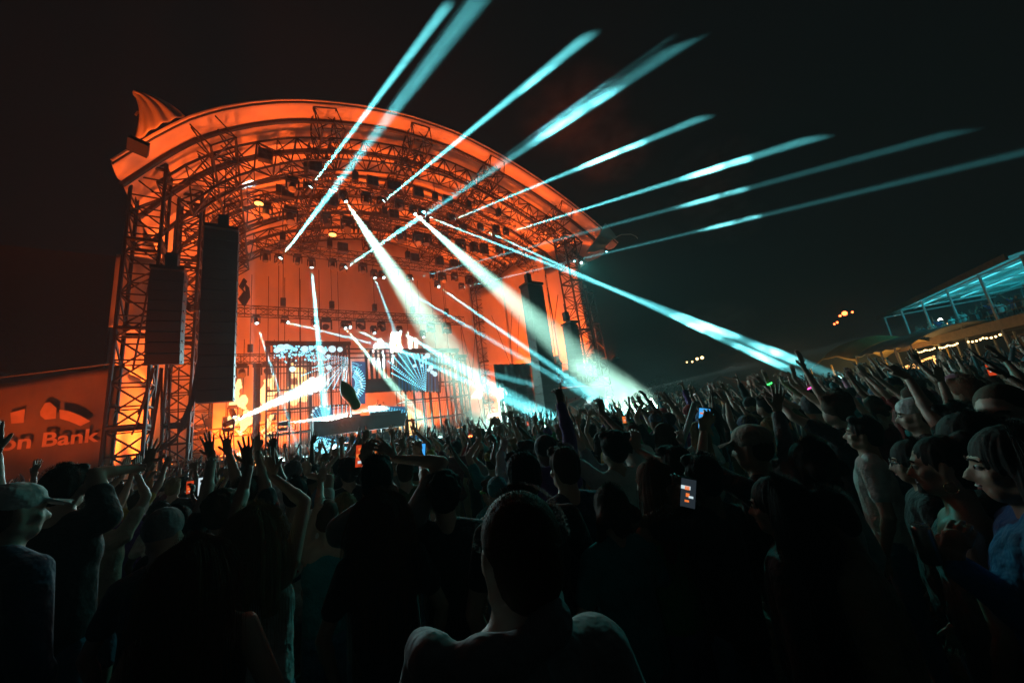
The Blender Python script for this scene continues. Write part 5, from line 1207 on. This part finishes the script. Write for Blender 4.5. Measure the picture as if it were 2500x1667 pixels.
specs = [('both', 'short', 'tee', 0), ('right', 'short', 'tee', 0), ('left', 'cap', 'tee', 0), ('both', 'long', 'tank', 1), ('right', 'long', 'tank', 1), ('down', 'long', 'tee', 1), ('down', 'short', 'long', 0), ('clap', 'backcap', 'tee', 0), ('pump', 'curly', 'tee', 0),
         ('phone', 'bob', 'tee', 1), ('heart', 'bun', 'crop', 1), ('reach', 'buzz', 'tee', 0), ('left', 'bob', 'tank', 1), ('both', 'buckethat', 'tee', 0), ('right', 'beanie', 'hoodie', 0), ('left', 'short', 'jersey', 0), ('both', 'bun', 'tank', 1), ('down', 'cap', 'tee', 0)]
protos = []
for i, (ps, hr, tp_, fem) in enumerate(specs):
    r = random.Random(40 + i); a, b = armset(ps, r)
    fg = figure(dict(arms=dict(L=a, R=b), hair=hr, top=tp_, fem=bool(fem), girth=r.uniform(.95, 1.12), turn=r.uniform(-.3, .3), nod=r.uniform(-.2, .1), shorts=r.random() < .5, lean=(r.uniform(-.02, .02), r.uniform(0, .03), 0)), .019, None, .30, True)
    if 'hair' in fg and hr != 'buzz':
        st_ = strands(None, fg['H'], 420, .3 if hr in ('long', 'bob') and hr != 'bob' else .022, i, None, .25, r=.0022, raw=True); me_ = fg['hair']
        st_.add([tuple(v.co) for v in me_.vertices], [tuple(p.vertices) for p in me_.polygons]); fg['hair'] = st_.mesh('hair', HAIRM['black'], smooth=True)
    body = join(fg['body'], 'person', SKINS[0]); protos.append((ps, hr, tp_, fem, body, {k: fg[k] for k in ('shirt', 'trousers', 'hair', 'hat') if k in fg}, fg))
def slot(o, m_):
    if not o.data.materials: o.data.materials.append(m_)
    o.material_slots[0].link = 'OBJECT'; o.material_slots[0].material = m_
ZONES = [(-90, 'added to brighten the roof corner'), (-46.5, 'in front of the left tower'), (-43, 'under the shorter left speaker array'), (-39.5, 'under the tall left speaker array'), (-34, 'before the left light cage'), (-27, 'before the left floor screen'), (-20, 'before the booth'), (-12, 'before the right floor screen'), (-6.5, 'before the right light cage'),
         (-1, 'before the tall strip of orange cloth'), (4, 'before the tall right speaker array'), (10, 'before the viewing platform'), (16, 'just right of the stage'), (23, 'before the bank of smoke'), (30, 'before the distant red tent'), (36, 'below the dazzling white lamp'), (41, 'before the yellow marquee'), (47, 'before the pale marquee'), (53, 'under the cyan terrace'), (90, 'at the right edge')]
DEP = [(3.4, 'close to the camera'), (5, 'a few rows away'), (7, 'in the middle of the crowd'), (9.5, 'well back in the crowd'), (13, 'deep in the crowd'), (17, 'far off in the crowd'), (99, 'at the far side of the crowd')]
used = set(); cols = list(CLOTHC); cand = []
r = random.Random(11)
def stage_d(p): return (V(p) - L0).dot(N)
gy = 1.2
while gy < 46:
    step = .62 if gy < 8 else .72; az = -60 + r.uniform(0, 3)
    while az < 60:
        x = gy * sin(rad(az)) + r.uniform(-.16, .16); y = gy * cos(rad(az)) + r.uniform(-.2, .2)
        if stage_d((x, y, 0)) > 3.2 and (gy < 22 or az > 5): cand.append((math.hypot(x, y), x, y))
        az += math.degrees(step / gy) * r.uniform(.95, 1.25)
    gy += (.62 if gy < 8 else .8) + (gy > 20) * .4
cand.sort()
near, far = [], []
for dd, x, y in cand:
    if dd < 2.6: continue
    if any((x - a) ** 2 + (y - b) ** 2 < .36 ** 2 for a, b in PEOPLE): continue
    if dd < 4.2 and any((x / dd * b - y / dd * a) ** 2 < .16 ** 2 and math.hypot(a, b) > dd for a, b in PEOPLE): continue    # leave the view of the close people free
    (near if len(near) < 262 else far).append((dd, x, y))
raised = []
for idx, (dd, x, y) in enumerate(near):
    ok = [p for p in protos if dd > 5 or p[0] in ('down', 'left', 'right', 'phone', 'both', 'pump')]
    p = r.choice(ok); ps, hr, tp_, fem, body, oth, fg = p
    if dd < 4 and ps == 'both' and r.random() < .5: continue
    az = math.degrees(math.atan2(x, y)); zone = [z for a, z in ZONES if az < a or a == 90][0] if False else None
    for a, z in ZONES:
        if az >= a or a == -90: zone = z
    dep = [z for a, z in DEP if dd < a][0]
    hc = r.choice(['black', 'black', 'brown', 'brown', 'blond', 'auburn']); wt = ['black'] * 5 + ['white', 'white', 'grey', 'teal', 'navy', 'charcoal', 'maroon'] + cols
    for _ in range(60):
        tc = r.choice(wt); lab = 'person %s, %s, %s %s, %s %s' % (HAIR_TXT[hr].format(hc + ' hair'), tc + ' ' + dict(tee='T-shirt', tank='tank top', long='long sleeves', hoodie='hoodie', jersey='loose shirt', crop='short top')[tp_], POSE_TXT[ps], '', zone, dep)
        lab = ' '.join(lab.replace(' ,', ',').split())
        lab = '%s %s and %s %s, %s, %s' % ('person with', HAIR_TXT[hr].format(hc + ' hair'), tc, dict(tee='T-shirt', tank='tank top', long='sleeves', hoodie='hoodie', jersey='shirt', crop='top')[tp_], POSE_TXT[ps], zone)
        if lab not in used and len(lab.split()) <= 24: break
        hc = r.choice(['black', 'brown', 'blond', 'auburn'])
    used.add(lab); w_ = lab.split()
    if len(w_) > 16:
        lab = lab.replace('person with ', '').replace('both arms thrown up', 'both arms up').replace('making a heart with both hands', 'hands in a heart').replace('holding one hand out in front', 'one hand out').replace('raised', 'up').replace('reaching towards the stage', 'reaching out').replace('with the ', '').replace('with ', '')
        lab = ' '.join(lab.split()[:16])
    k = r.uniform(.93, 1.04) * (.96 if fem else 1.0); o = link('person', body, None, (x, y, 0)); o.rotation_euler = (0, 0, facing((x, y, 0), r.uniform(-.35, .35))); o.scale = (k,) * 3
    slot(o, r.choice(SKINS[:1] * 3 + SKINS))
    for nm, me in oth.items():
        c = link(nm, me, o)
        slot(c, {'shirt': CLOTH[tc], 'trousers': CLOTH[r.choice(['denim', 'black', 'charcoal', 'khaki', 'beige'])], 'hair': HAIRM[hc], 'hat': CLOTH[r.choice(cols)]}[nm])
    tag(o, lab, 'person', 'people in the crowd')
    if dd > 3.5:
        AR_ = fg['arms']; mat_ = Matrix.Translation((x, y, 0)) @ Matrix.Rotation(o.rotation_euler.z, 4, 'Z') @ Matrix.Scale(k, 4)
        raised.append((ps, zone, dep, mat_ @ AR_['R'][2], mat_ @ AR_['L'][2], (mat_ @ AR_['R'][2] - mat_ @ AR_['R'][1]).normalized(), dd))
# phones and glow bands in the crowd
n_ph = 0; ul = set()
for ps, zone, dep, pr, pl, d, dd in raised:
    if ps == 'phone' and n_ph < 16:
        nm = ['white', 'red', 'blue', 'orange'][n_ph % 4]; lab = 'phone showing a %s screen held up by someone %s' % (nm, zone)
        if lab in ul: nm = 'dark'; lab = 'phone with a dim screen held up by someone %s' % zone
        if lab in ul: continue
        ul.add(lab); ph(nm, pr + d * .1 + Z * .02, Z, EYE - pr, lab); n_ph += 1
nb_ = 0
for i, (ps, zone, dep, pr, pl, d, dd) in enumerate(raised):
    if ps in ('both', 'right') and dd > 4 and i % 7 == 0 and nb_ < 12:
        c_ = ('green', 'pink', 'red', 'white')[nb_ % 4]; lab = 'glowing %s wristband on a raised arm %s' % (c_, zone)
        if lab in ul: continue
        ul.add(lab); m_ = {'green': M['greenlamp'], 'pink': M['magenta'], 'red': M['redlamp'], 'white': SCREENS['white']}[c_]
        u_ = d.orthogonal().normalized(); w_ = d.cross(u_)
        solo('wristband', MB().poly([pr - d * .03 + (u_ * cos(a * pi / 5) + w_ * sin(a * pi / 5)) * .034 for a in range(11)], .008, 5), m_, lab, 'wristband', 'glowing wristbands in the crowd'); nb_ += 1
# farther people: one mass
mb = MB(); fr = random.Random(5)
def lowfig(x, y, yw, k, r_):
    c, s = cos(yw), sin(yw)
    def q(a, b, z): return V((x + (a * c - b * s) * k, y + (a * s + b * c) * k, z * k))
    mb.cap(q(0, 0, .9), q(0, 0, 1.35), .16 * k, .17 * k, .62, V((c, s, 0)), 6); mb.cap(q(0, 0, 1.5), q(0, 0, 1.68), .055 * k, .095 * k, 1, None, 6); mb.cap(q(0, 0, .1), q(0, 0, .8), .1 * k, .14 * k, .6, V((c, s, 0)), 5)
    for sd in (-1, 1):
        if r_.random() < .5:
            e = q(sd * r_.uniform(.22, .34), r_.uniform(0, .2), r_.uniform(1.55, 1.7)); h = q(sd * r_.uniform(.05, .4), r_.uniform(0, .3), r_.uniform(1.85, 2.05))
            mb.tube(q(sd * .18, 0, 1.4), e, .05 * k, 5, .04 * k); mb.tube(e, h, .04 * k, 5, .028 * k); mb.cap(h, h + (h - e).normalized() * .12, .035, .03, .5, None, 5)
            for f_ in range(3): mb.tube(h + (h - e).normalized() * .1, h + (h - e).normalized() * .19 + V((r_.uniform(-.05, .05), r_.uniform(-.05, .05), 0)), .011, 3)
        else: mb.tube(q(sd * .2, 0, 1.4), q(sd * .25, .05, .85), .045 * k, 4, .035 * k)
half = []
for dd, x, y in far[:1150]:
    lowfig(x, y, facing((x, y, 0), fr.uniform(-.4, .4)), fr.uniform(.92, 1.05), fr)
crm, nt, b_ = nodes('crowd_mixed'); g_ = nt.nodes.new('ShaderNodeNewGeometry'); cr = nt.nodes.new('ShaderNodeValToRGB'); cr.color_ramp.interpolation = 'CONSTANT'
for i, (p_, c_) in enumerate(((0, (.03, .03, .03)), (.25, (.42, .27, .2)), (.5, (.05, .05, .06)), (.62, (.3, .3, .3)), (.75, (.4, .26, .2)), (.88, (.04, .12, .14)))):
    e = cr.color_ramp.elements[i] if i < 2 else cr.color_ramp.elements.new(p_)
    e.position = p_; e.color = (*c_, 1)
nt.links.new(g_.outputs['Random Per Island'], cr.inputs[0]); nt.links.new(cr.outputs[0], b_.inputs['Base Color']); b_.inputs['Roughness'].default_value = .7
solo('crowd', mb, crm, kind='stuff', smooth=True)
# pyro flames: lumpy tongues of fire
def flame(x, y, w, h, d, seed, label):
    r = random.Random(seed); mb = MB(); c = stagept(x, y, d); k = .0235
    for i in range(9):
        q = c + T * r.uniform(-.5, .5) * w * k + Z * r.uniform(-.5, .5) * h * k; a = r.uniform(.12, .3) * w * k
        mb.ell(q, a, a * .8, a * r.uniform(1.1, 2.4), nu=9, nv=6)
    me = fuse(mb, .05, 1, None, M['flame'], 'pyro_flame')
    for v in me.vertices: v.co += noise.noise_vector(v.co * 2.6) * .20 + noise.noise_vector(v.co * 7) * .07
    me.transform(Matrix.Translation(-c)); o = link('pyro_flame', me, None, c); tag(o, label, 'flame', 'bursts of flame behind the cages')
flame(592, 980, 40, 95, -9, 1, 'tall ragged flame just right of the tall left speaker array')
flame(600, 1030, 26, 50, -9, 2, 'small flame low beside the left cage')
flame(656, 950, 36, 60, -9, 3, 'flame glowing through the upper bars of the left cage')
flame(655, 1040, 20, 70, -9, 4, 'thin flame through the lower bars of the left cage')
flame(730, 940, 50, 90, -9.5, 5, 'wide flame behind the middle of the left cage')
flame(1012, 1030, 44, 75, -9, 6, 'flame glowing through the left bars of the right cage')
flame(1022, 1085, 30, 40, -9, 7, 'low flame behind the right floor screen')
flame(985, 1040, 20, 50, -9, 8, 'narrow flame at the edge of the right cage')

# small groups: people on the platform, the DJ, people on the terrace
def place(pi_, p, yw, label, cat='person', group=None, k=1.0, tc='black'):
    ps, hr, tp_, fem, body, oth, fg = protos[pi_]; o = link('person', body, None, p); o.rotation_euler = (0, 0, yw); o.scale = (k,) * 3; slot(o, SKINS[1])
    for nm, me in oth.items(): c = link(nm, me, o); slot(c, {'shirt': CLOTH[tc], 'trousers': CLOTH['black'], 'hair': HAIRM['black'], 'hat': CLOTH['black']}[nm])
    tag(o, label, cat, group)
yn = math.atan2(N.x, -N.y) * -1 + pi
sB_, _ = onstage(868, 1040, -6.0)
place(8, W(onstage(930, 1030, -6.2)[0], -6.2, 2.35), YAW + pi, 'performer behind the long dark booth, one fist up')
solo('riser_block', MB().sbox((onstage(930, 1030, -6.2)[0] - 1, -6.8, 1.61), (onstage(930, 1030, -6.2)[0] + 1, -5.7, 2.35)), M['drape'], 'low dark riser block under the performer behind the booth', 'riser')
for i, (x, pi_, lab) in enumerate(((1330, 1, 'silhouetted person on the viewing platform with one arm up, leftmost'), (1343, 5, 'second silhouetted person from the left on the viewing platform'), (1356, 6, 'third silhouetted person from the left on the viewing platform'), (1372, 9, 'silhouetted person on the viewing platform behind the slim speaker column'), (1425, 6, 'person by the outer tower on the viewing platform'), (1448, 5, 'outermost person on the viewing platform by the last tower'))):
    s_ = onstage(x, 930, PD - .9)[0]; place(pi_, W(s_, PD - .9, 3.752), YAW - .6, lab, group='people on the viewing platform')
place(6, W(qa + .8, -.6, 2.502), YAW - .5, 'lone person leaning on the lower railed platform', tc='beige')
tr = random.Random(9)
for i in range(26):
    u = .1 + .86 * (i + tr.random() * .6) / 26; p = tp(u, tr.uniform(.06, .3), zfl + .002); pi_ = tr.choice([5, 6, 17, 1, 9])
    place(pi_, p, facing(p, tr.uniform(-.6, .6)), 'onlooker lit cyan on the terrace deck, ' + (ordn(i) if i < 16 else ordn(25 - i).replace('left', 'right') ), group='onlookers on the terrace deck', tc=tr.choice(['white', 'blue', 'black', 'teal', 'grey']))
for c_ in list(TMP.objects): bpy.data.objects.remove(c_)
bpy.data.collections.remove(TMP)
